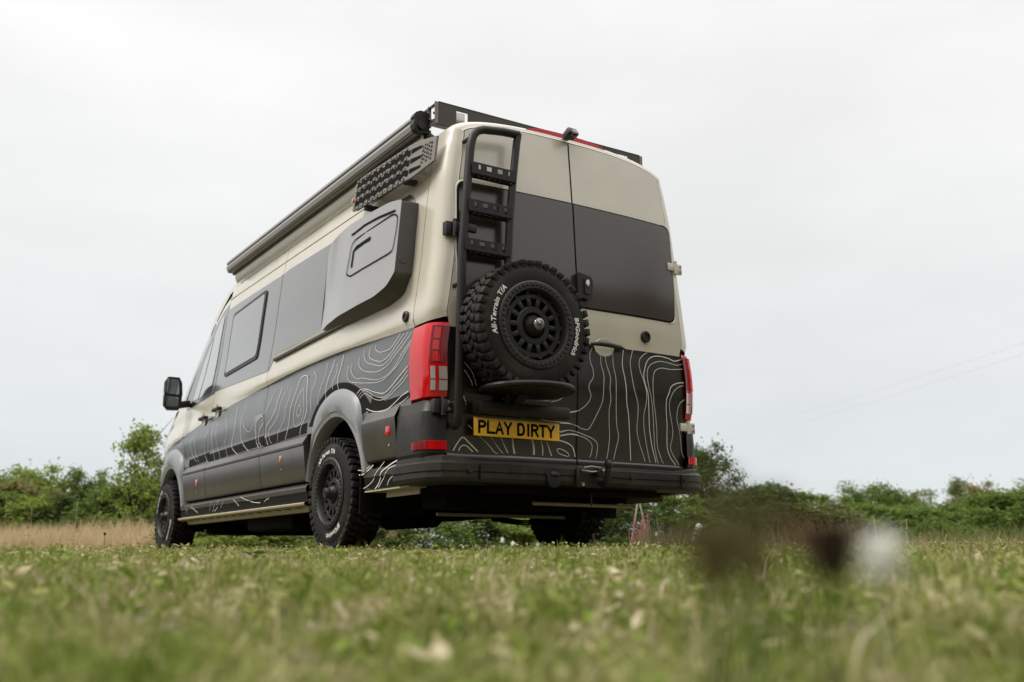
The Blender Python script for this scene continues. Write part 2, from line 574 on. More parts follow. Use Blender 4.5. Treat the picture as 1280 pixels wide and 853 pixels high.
def scatter(n, s0, s1, half, power=1.0):
    s = s0 + (s1 - s0) * rng.uniform(0, 1, n) ** power
    t = rng.uniform(-1, 1, n) * (half(s))
    x = CAM.x + VD.x * s + VR.x * t
    y = CAM.y + VD.y * s + VR.y * t
    return x, y, s, t
def clump(x, y, f=3.0):
    return np.clip(0.55 + 0.30 * np.sin(x * f + 1.3 * np.sin(y * f * 0.7)) * np.sin(y * f * 1.1 + 0.8 * np.sin(x * f * 0.9)) + 0.25 * np.sin(x * f * 2.7 + y * 3.1) * np.sin(y * f * 2.3 - x), 0, 1.2)
_lat = np.random.default_rng(77).uniform(0, 1, (512, 512))
def vnoise(x, y, cell):
    u, v = np.asarray(x) / cell, np.asarray(y) / cell
    i, j = np.floor(u).astype(int), np.floor(v).astype(int)
    fu, fv = u - i, v - j
    fu, fv = fu * fu * (3 - 2 * fu), fv * fv * (3 - 2 * fv)
    g = lambda a, b: _lat[a % 512, b % 512]
    return (g(i, j) * (1 - fu) + g(i + 1, j) * fu) * (1 - fv) + (g(i, j + 1) * (1 - fu) + g(i + 1, j + 1) * fu) * fv
GV, GF, off = [], [], 0
for n, s0, s1, half, hm, wm, pw in (
        (80000, 0.30, 3.2, lambda s: 0.75 * s + 0.5, 0.058, 0.0055, 1.35),
        (150000, 3.0, 8.5, lambda s: 0.62 * s + 0.6, 0.036, 0.0062, 1.2),
        (190000, 8.0, 27.0, lambda s: 0.62 * s + 0.6, 0.030, 0.011, 1.25)):
    x, y, s, t = scatter(n, s0, s1, half, pw)
    c = clump(x, y)
    tuft = vnoise(x, y, 0.07) * 0.65 + vnoise(x, y, 0.22) * 0.35
    h = hm * (0.18 + 1.75 * np.clip(tuft - 0.18, 0, 1) ** 1.3 * (0.6 + 0.6 * c)) * rng.uniform(0.5, 1.3, n)
    tall = rng.uniform(0, 1, n) < (0.02 if s0 < 2 else 0.004)
    h = np.where(tall, hm * rng.uniform(1.2, 2.3, n), h)
    h = np.where(s < 0.55, h * 0.8, h)
    # keep the tread contact low under the tyres
    V, F = blades(x, y, h, wm * rng.uniform(0.6, 1.4, n), rng.uniform(0.1, 1.05, n))
    GV.append(V)
    GF.append(F + off)
    off += len(V)
def leaflets(n, s0, s1, half, size):
    x, y, s, t = scatter(n, s0, s1, half, 1.2)
    kk = clump(x, y, 5.0) > rng.uniform(0.2, 0.9, n)
    x, y = x[kk], y[kk]
    n = len(x)
    z = ground_z(x, y) + rng.uniform(0.008, 0.045, n)
    c = np.column_stack([x, y, z])
    nr = rng.normal(0, 1, (n, 3)) * 0.7
    nr[:, 2] = np.abs(nr[:, 2]) + 0.8
    nr /= np.linalg.norm(nr, axis=1)[:, None]
    a = np.cross(nr, rng.normal(0, 1, (n, 3)))
    a /= np.linalg.norm(a, axis=1)[:, None]
    b = np.cross(nr, a)
    L = (size * rng.uniform(0.5, 1.4, n))[:, None]
    V = np.stack([c - a * L, c + b * L * .55, c + a * L, c - b * L * .55], axis=1).reshape(-1, 3)
    q = np.arange(n * 4).reshape(n, 4)
    return V, np.concatenate([q[:, [0, 1, 2]], q[:, [0, 2, 3]]])
for n, s0, s1, size in ((9000, .45, 3.5, .010), (3500, .8, 4.0, .019), (16000, 3.0, 9.0, .012)):
    V, F = leaflets(n, s0, s1, lambda s: 0.62 * s + 0.5, size)
    GV.append(V)
    GF.append(F + off)
    off += len(V)
me = fast_mesh('lawn_grass', np.concatenate(GV), np.concatenate(GF), 'grass')
lawn = link(bpy.data.objects.new('lawn_grass', me))
lawn['kind'] = 'stuff'
lawn['label'] = 'short patchy green and straw coloured mown grass'
lawn['category'] = 'grass'

# rougher, longer weeds on the bank at the right and in the foreground right
n = 9000
x, y, s, t = scatter(n, 2.0, 10.5, lambda s: 0.62 * s, 1.0)
keep = (t > 0.9 + 0.10 * s + 0.5 * clump(x, y, 2.0)) & (rng.uniform(0, 1, n) < clump(x, y, 1.7))
x, y = x[keep], y[keep]
V, F = blades(x, y, rng.uniform(0.05, 0.13, len(x)), rng.uniform(0.003, 0.007, len(x)), rng.uniform(0.1, 0.8, len(x)))
n = 2600
s2 = rng.uniform(8.2, 11.5, n)
u2 = rng.uniform(795, 1075, n)
t2 = s2 * (u2 - 640) / FPX
kk = vnoise(s2, t2, 0.35) > rng.uniform(0.15, 0.8, n)
s2, t2 = s2[kk], t2[kk]
x2, y2 = CAM.x + VD.x * s2 + VR.x * t2, CAM.y + VD.y * s2 + VR.y * t2
V2, F2 = blades(x2, y2, rng.uniform(0.08, 0.30, len(x2)) * (0.5 + vnoise(x2, y2, .4)), rng.uniform(0.005, 0.012, len(x2)), rng.uniform(0.1, 0.7, len(x2)))
F = np.concatenate([F, F2 + len(V)])
V = np.concatenate([V, V2])
me = fast_mesh('rough_grass', V, F, leaf_mat('rough_grass', [(0.12, 0.15, 0.04), (0.24, 0.21, 0.10), (0.38, 0.29, 0.17), (0.30, 0.17, 0.10)], 2.0, 0.3))
ro = link(bpy.data.objects.new('rough_grass', me))
ro['kind'] = 'stuff'
ro['label'] = 'longer straw and reddish weeds on the bank right of the van'
ro['category'] = 'grass'

# tall dry grass strip behind the lawn at the left
n = 26000
s = rng.uniform(21.5, 27, n)
t = rng.uniform(-17, -2.5, n)
x = CAM.x + VD.x * s + VR.x * t
y = CAM.y + VD.y * s + VR.y * t
c = clump(x, y, 0.9)
V, F = blades(x, y, (0.42 + 0.38 * c) * rng.uniform(0.6, 1.25, n) * np.where(s < 22.4, 0.75, 1.0), rng.uniform(0.008, 0.02, n), rng.uniform(0.1, 0.7, n))
me = fast_mesh('tall_dry_grass', V, F, 'hay')
ho = link(bpy.data.objects.new('tall_dry_grass', me))
ho['kind'] = 'stuff'
ho['label'] = 'strip of tall straw coloured dry grass behind the lawn'
ho['category'] = 'grass'
n = 9000
s = rng.uniform(26, 31, n)
t = rng.uniform(-19, -3, n)
x = CAM.x + VD.x * s + VR.x * t
y = CAM.y + VD.y * s + VR.y * t
V, F = blades(x, y, (0.55 + 0.4 * clump(x, y, 0.8)) * rng.uniform(0.6, 1.2, n), rng.uniform(0.012, 0.03, n), rng.uniform(0.1, 0.6, n))
me = fast_mesh('green_undergrowth', V, F, 'reed')
uo = link(bpy.data.objects.new('green_undergrowth', me))
uo['kind'] = 'stuff'
uo['label'] = 'green undergrowth at the foot of the left hand bushes'
uo['category'] = 'undergrowth'
n = 6000
s = rng.uniform(17.0, 24, n)
t = rng.uniform(3.0, 15, n)
k = (t > 0.36 * s)
s, t = s[k], t[k]
x = CAM.x + VD.x * s + VR.x * t
y = CAM.y + VD.y * s + VR.y * t
V, F = blades(x, y, (0.15 + 0.40 * clump(x, y, 0.8)) * rng.uniform(0.5, 1.3, len(x)), rng.uniform(0.010, 0.024, len(x)), rng.uniform(0.2, 0.9, len(x)))
me = fast_mesh('reed_grass', V, F, 'reed')
uo = link(bpy.data.objects.new('reed_grass', me))
uo['kind'] = 'stuff'
uo['label'] = 'tall green reedy grass at the right hand field edge'
uo['category'] = 'grass'

# ------------------------------------------------------------------ trees and shrubs
def foliage_mesh(name, nclump, nleaf, leaf, seed, shape='tree', spread=0.10, gap=0.0):
    """leaf clumps spread through a unit-height crown: x,y in -0.5..0.5, z 0..1"""
    r = np.random.default_rng(seed)
    Vs, Fs = [], []
    cs = []
    while len(cs) < nclump:
        p = r.uniform(-1, 1, 3)
        if shape == 'tree':
            d = math.sqrt((p[0] / 0.95) ** 2 + (p[1] / 0.95) ** 2 + (p[2]) ** 2)
            if d > 1 or d < 0.45:
                continue
            lob = 1 + 0.22 * math.sin(3 * math.atan2(p[1], p[0]) + seed) * math.cos(2.2 * p[2] + seed)
            cs.append((p[0] * 0.42 * lob, p[1] * 0.42 * lob, 0.60 + p[2] * 0.36 * (0.9 + 0.25 * math.sin(5 * p[0] + seed))))
        elif shape == 'bush':
            z = (p[2] + 1) / 2
            w = 0.52 * (1 - z ** 2.2) ** 0.5 + 0.05
            w *= 1 + 0.25 * math.sin(2 * math.atan2(p[1], p[0]) + seed + 4 * z)
            if p[0] ** 2 + p[1] ** 2 > 1:
                continue
            cs.append((p[0] * w, p[1] * w, 0.06 + z * 0.88))
        else:  # slender
            z = (p[2] + 1) / 2
            w = 0.26 * (1 - z) ** 0.6 + 0.03
            cs.append((p[0] * w, p[1] * w, 0.10 + z * 0.88))
    cs = np.array(cs)
    n = nclump * nleaf
    ci = np.repeat(np.arange(nclump), nleaf)
    sz = r.uniform(0.5, 1.3, nclump)[ci]
    P = cs[ci] + r.normal(0, 1, (n, 3)) * spread * sz[:, None] * np.array([1, 1, 0.75]) * 0.6
    P[:, 2] = np.clip(P[:, 2], 0.01, 1.05)
    nrm = r.normal(0, 1, (n, 3))
    nrm[:, 2] = np.abs(nrm[:, 2]) + 0.3
    nrm /= np.linalg.norm(nrm, axis=1)[:, None]
    a = np.cross(nrm, r.normal(0, 1, (n, 3)))
    a /= np.linalg.norm(a, axis=1)[:, None] + 1e-9
    b = np.cross(nrm, a)
    L = leaf * r.uniform(0.55, 1.35, n)[:, None]
    V = np.stack([P - a * L, P + b * L * 0.45, P + a * L, P - b * L * 0.45], axis=1).reshape(-1, 3)
    F = np.arange(n * 4).reshape(n, 4)
    return fast_mesh(name, V, F, 'leaf_mid')

def limb_mesh(name, seed, shape):
    r = random.Random(seed)
    mb = MB()
    hgt = {'tree': 0.58, 'bush': 0.38, 'slender': 0.85}[shape]
    r0 = {'tree': 0.030, 'bush': 0.016, 'slender': 0.013}[shape]
    def br(p, d, L, rad, depth):
        pts = [Vector(p)]
        q = Vector(p)
        dd = Vector(d)
        for i in range(4):
            dd = (dd + Vector((r.uniform(-.18, .18), r.uniform(-.18, .18), r.uniform(-.05, .12)))).normalized()
            q = q + dd * L / 4
            pts.append(q.copy())
        mb.tube(pts, [rad * (1 - 0.17 * i) for i in range(5)], 6)
        if depth > 0:
            for i in range(2, 5):
                for k in range(2 if depth > 1 else 1):
                    a = r.uniform(0, 6.28)
                    nd = (dd + Vector((math.cos(a), math.sin(a), r.uniform(0.0, .6))) * 0.95).normalized()
                    br(pts[i], nd, L * r.uniform(.38, .55), rad * (0.55 - 0.05 * i), depth - 1)
    if shape == 'bush':
        for k in range(5):
            a = k * 1.257 + r.uniform(-.3, .3)
            br((0.03 * math.cos(a), 0.03 * math.sin(a), -0.03), (math.cos(a) * .5, math.sin(a) * .5, 1), hgt * r.uniform(.8, 1.2), r0, 1)
    else:
        br((0, 0, -0.03), (0, 0, 1), hgt, r0, 2 if shape == 'tree' else 1)
    o = mb.build(name, 'bark', None, 60)
    me = o.data
    bpy.data.objects.remove(o)
    return me

PROTO = {}
for key, shp, ncl, nl, leaf, sd, sp in (
        ('tree_a', 'tree', 85, 130, 0.018, 1, 0.10), ('tree_b', 'tree', 75, 130, 0.019, 2, 0.11), ('tree_c', 'tree', 60, 120, 0.021, 5, 0.09),
        ('bush_a', 'bush', 80, 110, 0.026, 3, 0.11), ('bush_b', 'bush', 75, 110, 0.028, 4, 0.12), ('bush_c', 'bush', 65, 110, 0.028, 9, 0.10),
        ('slender', 'slender', 150, 36, 0.017, 6, 0.06)):
    PROTO[key] = (foliage_mesh('crown_' + key, ncl, nl, leaf, sd, shp, sp), limb_mesh('limbs_' + key, sd, shp))

def plant(name, proto, u, s, h, wid, leaf, label, cat, rz=0.0, group=None, sink=0.0):
    x, y = st(s, upx(u, s))
    z = float(ground_z(x, y)) - sink
    root = empty(name, (x, y, z))
    tag(root, label, cat, group)
    h *= 0.92 if group == LG else (0.94 if group == RG else 1.0)
    cm, lm = PROTO[proto]
    shrub = proto.startswith('bush')
    for nm, me, ml in (('foliage' if shrub else 'crown', cm, 'leaf_' + leaf), ('stem' if shrub else 'trunk', lm, 'bark')):
        o = bpy.data.objects.new(nm, me)
        COL.objects.link(o)
        o.parent = root
        o.scale = (wid, wid, h)
        o.rotation_euler[2] = rz
        o.material_slots[0].link = 'OBJECT'
        o.material_slots[0].material = M[ml]
    return root

LG = 'bushes and trees behind the dry grass'
RG = 'trees along the field edge at the right'
plant('bushy_tree', 'tree_a', 10, 34, 2.9, 3.4, 'mid', 'mid green bushy tree at the far left edge behind the dry grass', 'tree', 0.3, LG)
plant('bushy_tree', 'tree_b', 52, 35, 3.45, 3.6, 'light', 'tall light green tree with the highest leafy tip left of the van', 'tree', 1.3, LG)
plant('bushy_tree', 'tree_c', 92, 37, 2.9, 3.6, 'olive', 'olive green tree in the dip between two taller trees on the left', 'tree', 2.0, LG)
plant('bushy_tree', 'tree_c', 132, 36, 3.4, 2.3, 'mid', 'small round topped tree standing clear above the left bushes', 'tree', 0.0, LG)
plant('bushy_tree', 'tree_a', 172, 36, 2.85, 3.0, 'mid', 'leafy tree behind the left bushes, next to the sapling', 'tree', 2.4, LG)
plant('hedge_bush', 'bush_a', 22, 30, 2.0, 3.2, 'mid', 'rounded green bush at the far left above the dry grass', 'bush', 0.5, LG)
plant('hedge_bush', 'bush_b', 75, 29.5, 1.75, 2.6, 'light', 'low bright green bush in front of the left trees', 'bush', 1.1, LG)
plant('hedge_bush', 'bush_c', 118, 29.5, 2.0, 3.0, 'dark', 'dark green bush in the middle of the left hedge', 'bush', 2.2, LG)
plant('hedge_bush', 'bush_a', 165, 28, 1.95, 2.8, 'mid', 'green bush beside the front wheel of the van', 'bush', 3.0, LG)
plant('hedge_bush', 'bush_b', 205, 27.5, 2.1, 3.0, 'dark', 'dark bush partly hidden behind the front wheel', 'bush', 0.2, LG)
plant('hedge_bush', 'bush_c', 47, 33, 2.6, 3.4, 'olive', 'olive bush between the tall left trees and the front bushes', 'bush', 4.2, LG)
plant('sapling_tree', 'slender', 192, 26, 3.25, 3.3, 'light', 'slender airy sapling rising beside the van bonnet', 'tree', 0.7)
# seen through the gap below the van
UG = 'low shrubs behind the van'
for i, (u, s, h, w, lf, lab) in enumerate((
        (262, 21, 0.9, 1.7, 'mid', 'low green shrub seen just right of the front wheel'),
        (325, 20, 0.62, 1.8, 'light', 'low bright shrub under the middle of the van'),
        (380, 20.5, 0.62, 1.7, 'mid', 'low shrub seen beside the rear left wheel, on its left'),
        (480, 19, 0.72, 1.7, 'dark', 'low dark shrub right of the rear left wheel'),
        (545, 19, 0.80, 1.7, 'mid', 'low leafy shrub below the rear bumper, left of centre'),
        (605, 18.5, 0.80, 1.6, 'mid', 'low leafy shrub below the rear bumper under the number plate'),
        (655, 18.5, 0.75, 1.4, 'light', 'low shrub below the bumper beside the white flowers'))):
    plant('low_shrub', ('bush_a', 'bush_b', 'bush_c')[i % 3], u, s, h, w, lf, lab, 'shrub', i * 0.9, UG)
for i, (u, s_, h, w, lf, lab) in enumerate(((712, 19, .85, 1.8, 'dark', 'low dark shrub behind the right rear wheel'), (775, 20, 1.0, 2.0, 'dark', 'dark shrub behind the pink stems right of the rear wheel'), (825, 21, 1.25, 2.2, 'mid', 'green shrub below the right end of the bumper'))):
    plant('low_shrub', ('bush_b', 'bush_a', 'bush_c')[i], u, s_, h, w, lf, lab, 'shrub', i * 1.7, UG)
# right
plant('dark_tree', 'tree_b', 872, 30, 3.45, 2.3, 'dark', 'dark green tree right behind the right rear corner of the van', 'tree', 0.4, RG)
plant('hedge_bush', 'bush_a', 905, 28, 1.6, 3.0, 'dark', 'dark bush at the foot of the tree by the right rear corner', 'bush', 1.4, RG)
plant('field_tree', 'tree_c', 958, 55, 4.0, 3.4, 'dark', 'small dark round tree above the blurred stalks', 'tree', 0.9, RG)
plant('hedge_bush', 'bush_b', 935, 45, 3.0, 5.5, 'dark', 'wide dark bush behind the blurred stalks', 'bush', 2.2, RG)
plant('hedge_bush', 'bush_c', 990, 45, 2.7, 5.5, 'mid', 'green bush left of the pinkish shrub at the right', 'bush', 0.2, RG)
plant('flowering_shrub', 'bush_c', 1022, 44, 2.2, 3.4, 'pinkish', 'shrub with faded pink blossom in the right hand hedge', 'shrub', 0.3, RG)
plant('field_tree', 'tree_a', 1042, 62, 4.3, 4.4, 'mid', 'round green tree just right of the pinkish shrub', 'tree', 1.1, RG)
plant('field_tree', 'tree_b', 1085, 62, 4.5, 4.6, 'mid', 'green tree, highest of the middle right treeline', 'tree', 2.1, RG)
plant('field_tree', 'tree_c', 1117, 64, 4.2, 4.6, 'far', 'green tree right of the highest one in the middle right treeline', 'tree', 3.1, RG)
plant('hedge_bush', 'bush_a', 1075, 48, 2.3, 5.0, 'mid', 'green bush below the middle right treeline', 'bush', 3.3, RG)
plant('hedge_bush', 'bush_b', 1130, 46, 2.1, 5.0, 'mid', 'low green bush in the dip left of the utility pole', 'bush', 4.4, RG)
plant('field_tree', 'slender', 1182, 60, 4.5, 4.0, 'far', 'narrow tree standing just right of the utility pole', 'tree', 0.2, RG)
plant('field_tree', 'tree_b', 1200, 66, 4.9, 4.0, 'olive', 'olive round tree right of the narrow tree by the pole', 'tree', 0.6, RG)
plant('field_tree', 'tree_a', 1262, 70, 5.0, 5.0, 'far', 'pale far tree at the right edge of the picture', 'tree', 1.6, RG)
plant('field_tree', 'tree_c', 1228, 80, 5.2, 5.0, 'far', 'small pale tree in the dip near the right edge', 'tree', 2.9, RG)
plant('hedge_bush', 'bush_c', 1165, 42, 2.0, 4.2, 'mid', 'green bush below the utility pole', 'bush', 1.0, RG)
plant('hedge_bush', 'bush_a', 1215, 30, 1.75, 3.0, 'mid', 'leafy bush in front of the olive tree at the right', 'bush', 0.3, RG)
plant('hedge_bush', 'bush_b', 1262, 28, 1.7, 3.2, 'mid', 'leafy bush at the right edge above the reeds', 'bush', 2.0, RG)
plant('hedge_bush', 'bush_a', 1310, 27, 1.7, 3.4, 'mid', 'bush cut off by the right edge of the picture', 'bush', 2.6, RG)

# unseen wood inferred from the lamps; reach and height shaped to darken rear reflections
WV, WF, woff = [], [], 0
rw = np.random.default_rng(31)
cvs = PROTO['tree_a'][0], PROTO['tree_b'][0], PROTO['bush_b'][0]
base_v = []
for m_ in cvs:
    a_ = np.zeros(len(m_.vertices) * 3, dtype=np.float32)
    m_.vertices.foreach_get('co', a_)
    base_v.append(a_.reshape(-1, 3)[: 4 * 3200] if len(a_) else a_)
spots = []
for az in np.concatenate([np.linspace(72, 225, 44), np.linspace(232, 322, 26)]):   # bearing from the view direction, round the back of the camera
    rr0 = 34 + rw.uniform(-3, 5)
    spots.append((rr0 * math.cos(R(az)), rr0 * math.sin(R(az)), rw.uniform(11.5, 14.5) if az < 228 else rw.uniform(3.1, 3.9)))
for i, (s_, t_, hh) in enumerate(spots):
    bv = base_v[i % 3]
    x_, y_ = st(s_, t_)
    ww = rw.uniform(6.0, 9.0)
    idx = rw.permutation(len(base_v[i % 3]) // 4)[:2600]
    q = base_v[i % 3].reshape(-1, 4, 3)[idx]
    cen = q.mean(axis=1, keepdims=True)
    q = cen + (q - cen) * 2.6
    q = q.reshape(-1, 3) * np.array([ww, ww, hh]) + np.array([x_, y_, float(ground_z(x_, y_)) - .6])
    WV.append(q)
    WF.append(np.arange(len(q)).reshape(-1, 4) + woff)
    woff += len(q)
me = fast_mesh('woodland', np.concatenate(WV), np.concatenate(WF), leaf_mat('leaf_wood', [(0.03, 0.045, 0.014), (0.05, 0.075, 0.02), (0.08, 0.10, 0.03)], 0.5, 0.25))
wo_ = link(bpy.data.objects.new('woodland', me))
wo_['kind'] = 'stuff'
wo_['label'] = 'unseen wood round the back and left of the camera, mirrored in the van'
wo_['category'] = 'woodland'

# ------------------------------------------------------------------ the camper van
van = empty('camper_van', (0, 3.4, 0))
van['_root'] = 1
tag(van, 'beige and grey high roof camper van with roof rack and rear spare wheel', 'camper van')

WZ = [.30, .45, .52, .80, .93, 1.10, 1.18, 1.34, 1.40, 1.58, 1.8, 2.0, 2.27, 2.32, 2.5, 2.6]
WX = [1.00, 1.035, 1.04, 1.052, 1.046, 1.055, 1.053, 1.029, 1.036, 1.022, .993, .975, .948, .943, .912, .885]
BY, BZ = [b[0] for b in BELT], [b[1] for b in BELT]
def belt(y):
    return float(np.interp(y, BY, BZ))
TAPY = [-1, 5.2, 5.7, 6.1, 6.4, 6.65, 6.85]
TAPV = [1, 1, .992, .965, .91, .81, .66]
def Wb(z):
    return float(np.interp(z, WZ, WX))
def Wt(y, z):
    b = belt(y)
    d = z - b
    crease = 0.013 * (max(0, 1 - (d - .03) / .20) if d > .03 else max(0, 1 - (.03 - d) / .035))
    w = Wb(z) + crease
    if y > 4.3 and z > 1.3:            # cab glasshouse leans in a little more towards the windscreen
        w -= 0.05 * min(1, (z - 1.3) / 0.9) * min(1, (y - 4.3) / 1.0)
    return w * float(np.interp(y, TAPY, TAPV))
EY = [-1, 4.25, 4.5, 4.72, 5.0, 5.25, 5.42, 5.58, 5.9, 6.15, 6.4, 6.6, 6.8, 6.86]
EZ = [2.6, 2.6, 2.57, 2.45, 2.27, 2.06, 1.86, 1.60, 1.42, 1.28, 1.16, 1.0, .8, .62]
CY_ = [-1, 3.9, 4.3, 4.6, 4.9, 5.15, 5.4, 5.85, 5.98, 6.3, 6.6, 6.85, 6.92]
CZ_ = [2.765, 2.765, 2.755, 2.71, 2.61, 2.44, 2.18, 1.66, 1.56, 1.46, 1.32, 1.10, .8]
def zedge(y):
    return float(np.interp(y, EY, EZ))
def zcen(y):
    return float(np.interp(y, CY_, CZ_))
RZ = [.48, .98, 1.02, 1.3, 1.45, 1.7, 2.27, 2.7]
RY = [.005, -.035, -.037, -.028, -.04, -.04, -.01, .024]
def Yr(x, z):
    return float(np.interp(z, RZ, RY)) + .035 * (min(abs(x), 1) / .95) ** 3

def patch(name, poly, fn, material, parent, zcuts=0.08, acuts=0.3, skirt=0.018, smooth=30, mats=None, pick=None, rim=0.0):
    """planar outline (a,z) cut into a grid, mapped with fn(a,z,depth) and given returned edges"""
    bm = bmesh.new()
    vs_ = [bm.verts.new((p[0], 0, p[1])) for p in poly]
    bm.faces.new(vs_)
    a0, a1 = min(p[0] for p in poly), max(p[0] for p in poly)
    z0, z1 = min(p[1] for p in poly), max(p[1] for p in poly)
    for lo, hi, step, no in ((z0, z1, zcuts, (0, 0, 1)), (a0, a1, acuts, (1, 0, 0))):
        k = math.ceil(lo / step + 1e-6) * step
        while k < hi - 1e-4:
            co = (0, 0, k) if no[2] else (k, 0, 0)
            bmesh.ops.bisect_plane(bm, geom=bm.verts[:] + bm.edges[:] + bm.faces[:], dist=1e-5, plane_co=co, plane_no=no)
            k += step
    bm.verts.ensure_lookup_table()
    src = {v: (v.co.x, v.co.z) for v in bm.verts}
    bed = [e for e in bm.edges if e.is_boundary]
    if skirt:
        ret = bmesh.ops.extrude_edge_only(bm, edges=bed)
        newv = [g for g in ret['geom'] if isinstance(g, bmesh.types.BMVert)]
        for v in newv:
            v.co = Vector(fn(v.co.x, v.co.z, skirt))
    for v, (a, z) in src.items():
        v.co = Vector(fn(a, z, 0))
    return bm_obj(name, bm, material, parent, smooth)

def side_fn(sgn, off):
    return lambda y, z, d: (sgn * (Wt(y, z) + off - d), y, z)
def rear_fn(off):
    return lambda x, z, d: (x, Yr(x, z) - off + d, z)

# --- shell (dark structure behind the skin panels) and roof
def section(y, inset=0.0, zlow=0.5, nz=16, nc=14):
    ze = zedge(y)
    pts = []
    for i in range(nz + 1):
        z = zlow + (ze - zlow) * i / nz
        pts.append((Wt(y, z) - inset, z - (inset if i == nz else 0)))
    xe, zc = Wt(y, ze) - inset, zcen(y) - inset
    for i in range(1, nc + 1):
        a = i / nc * math.pi / 2
        x = xe * math.cos(a) ** 0.8
        z = (ze - inset) + (zc - ze) * math.sin(a) ** 0.75
        pts.append((x, z))
    pts[-1] = (0.0, zc)
    return pts
YS = [.25, .6, 1, 1.5, 2, 2.5, 3, 3.5, 3.9, 4.1, 4.25, 4.4, 4.5, 4.6, 4.72, 4.86, 5.0, 5.12, 5.25, 5.34, 5.42, 5.5, 5.58, 5.74, 5.9, 6.02, 6.15, 6.28, 6.4, 6.5, 6.6, 6.7, 6.8, 6.86]
shell = MB()
rows = []
for y in YS:
    sec = section(y, 0.03, 1.16 if y < 6.3 else 0.95)
    rows.append([(-x, y, z) for x, z in sec] + [(x, y, z) for x, z in sec[-2::-1]])
shell.grid(rows)
b0 = rows[0]
shell.add(b0, [tuple(range(len(b0)))])
for sgn in (-1, 1):
    for y0, y1 in ((0.12, 0.84), (1.9, 5.26)):
        shell.add([(sgn * (Wt((y0 + y1) / 2, z) - .03), y, z) for z in (.45, .8, 1.2) for y in (y0, y1)], [(0, 1, 3, 2), (2, 3, 5, 4)])
        for y in (y0, y1):
            shell.add([(sgn * 1.01, y, .45), (sgn * .55, y, .45), (sgn * .55, y, 1.2), (sgn * 1.01, y, 1.2)], [(0, 1, 2, 3)])
shell.build('body_shell', 'under', van, 40)

def roof_rows(ya, yb, extra=0.0):
    out = []
    for y in [v for v in YS if ya < v < yb] + [ya, yb]:
        sec = section(y)
        k = 16
        low = (Wt(y, zedge(y) - 0.05), zedge(y) - 0.05)
        s2 = [low] + sec[k:]
        out.append((y, [(-(x + extra * (x > 0)), y, z) for x, z in s2] + [(x + extra, y, z) for x, z in s2[-2::-1]]))
    out.sort(key=lambda q: q[0])
    return [q[1] for q in out]
rf = MB()
rf.grid(roof_rows(0.238, 5.06))
rf.build('roof', 'beige', van, 40)
ws = MB()
ws.grid([[(x * .985, y, z + .004) for x, y, z in r] for r in roof_rows(5.07, 5.84)])
ws.build('windscreen', 'glass', van, 50)
bn = MB()
bn.grid(roof_rows(5.86, 6.80))
bn.build('bonnet', 'grey', van, 40)
fb = MB()
rws = []
for z, o in ((.30, .02), (.34, .06), (.55, .08), (.62, .05), (.80, .03), (.96, .0), (1.05, -.03)):
    rws.append([(x, yy + o, z) for x, yy in ((-.93, 6.52), (-.88, 6.68), (-.7, 6.84), (-.35, 6.92), (0, 6.93), (.35, 6.92), (.7, 6.84), (.88, 6.68), (.93, 6.52))])
fb.grid(rws)
fb.build('front_bumper', 'bumper', van, 40)
for sgn in (-1, 1):
    hl = MB()
    hl.grid([[(sgn * x, y, z) for x, y in ((.95, 6.44), (.90, 6.66), (.78, 6.80), (.6, 6.89))] for z in (.86, .95, 1.04)])
    hl.build('headlight', 'clear', van, 40)

# --- wheel geometry positions
WHX, YA, YF, TR = 1.07, 1.42, 5.83, 0.386
ARC_R, ARC_F = (1.35, .40), (5.66, .37)      # arch centres (y, z)
def arch_pts(c, r, z0, n=20, rz=None):
    """arch outline from rear foot over the top to the front foot (increasing y)"""
    rz = rz or r
    a0 = math.asin(max(-1, min(1, (z0 - c[1]) / rz)))
    return [(c[0] - r * math.cos(a0 + (math.pi - 2 * a0) * i / n), c[1] + rz * math.sin(a0 + (math.pi - 2 * a0) * i / n)) for i in range(n + 1)]

LOW = 0.845
RA_OUT = 0.53
rear_arch = arch_pts(ARC_R, RA_OUT, LOW)      # skins end here, flare covers it
front_arch = arch_pts(ARC_F, RA_OUT, LOW)
YSEAM, YB = 2.87, 4.39
g = 0.004
quarter = [(0.245, LOW)] + rear_arch + [(YSEAM - g, LOW), (YSEAM - g, 2.585), (0.245, 2.585)]
sliding = [(YSEAM + g, LOW), (YB - g, LOW), (YB - g, 2.585), (YSEAM + g, 2.585)]
cabdoor = [(YB + g, LOW), (5.10, LOW), (5.30, 1.10), (5.335, 1.40), (5.42, 1.60), (5.30, 1.86), (5.12, 2.08), (4.86, 2.28), (4.6, 2.42), (YB + g, 2.47)]
fender = [(5.11, LOW + .005)] + [(y, z) for y, z in front_arch if y > 5.11] + [(6.45, LOW), (6.60, .93), (6.40, 1.12), (6.15, 1.24), (5.9, 1.385), (5.6, 1.55), (5.43, 1.58), (5.345, 1.39), (5.31, 1.10)]
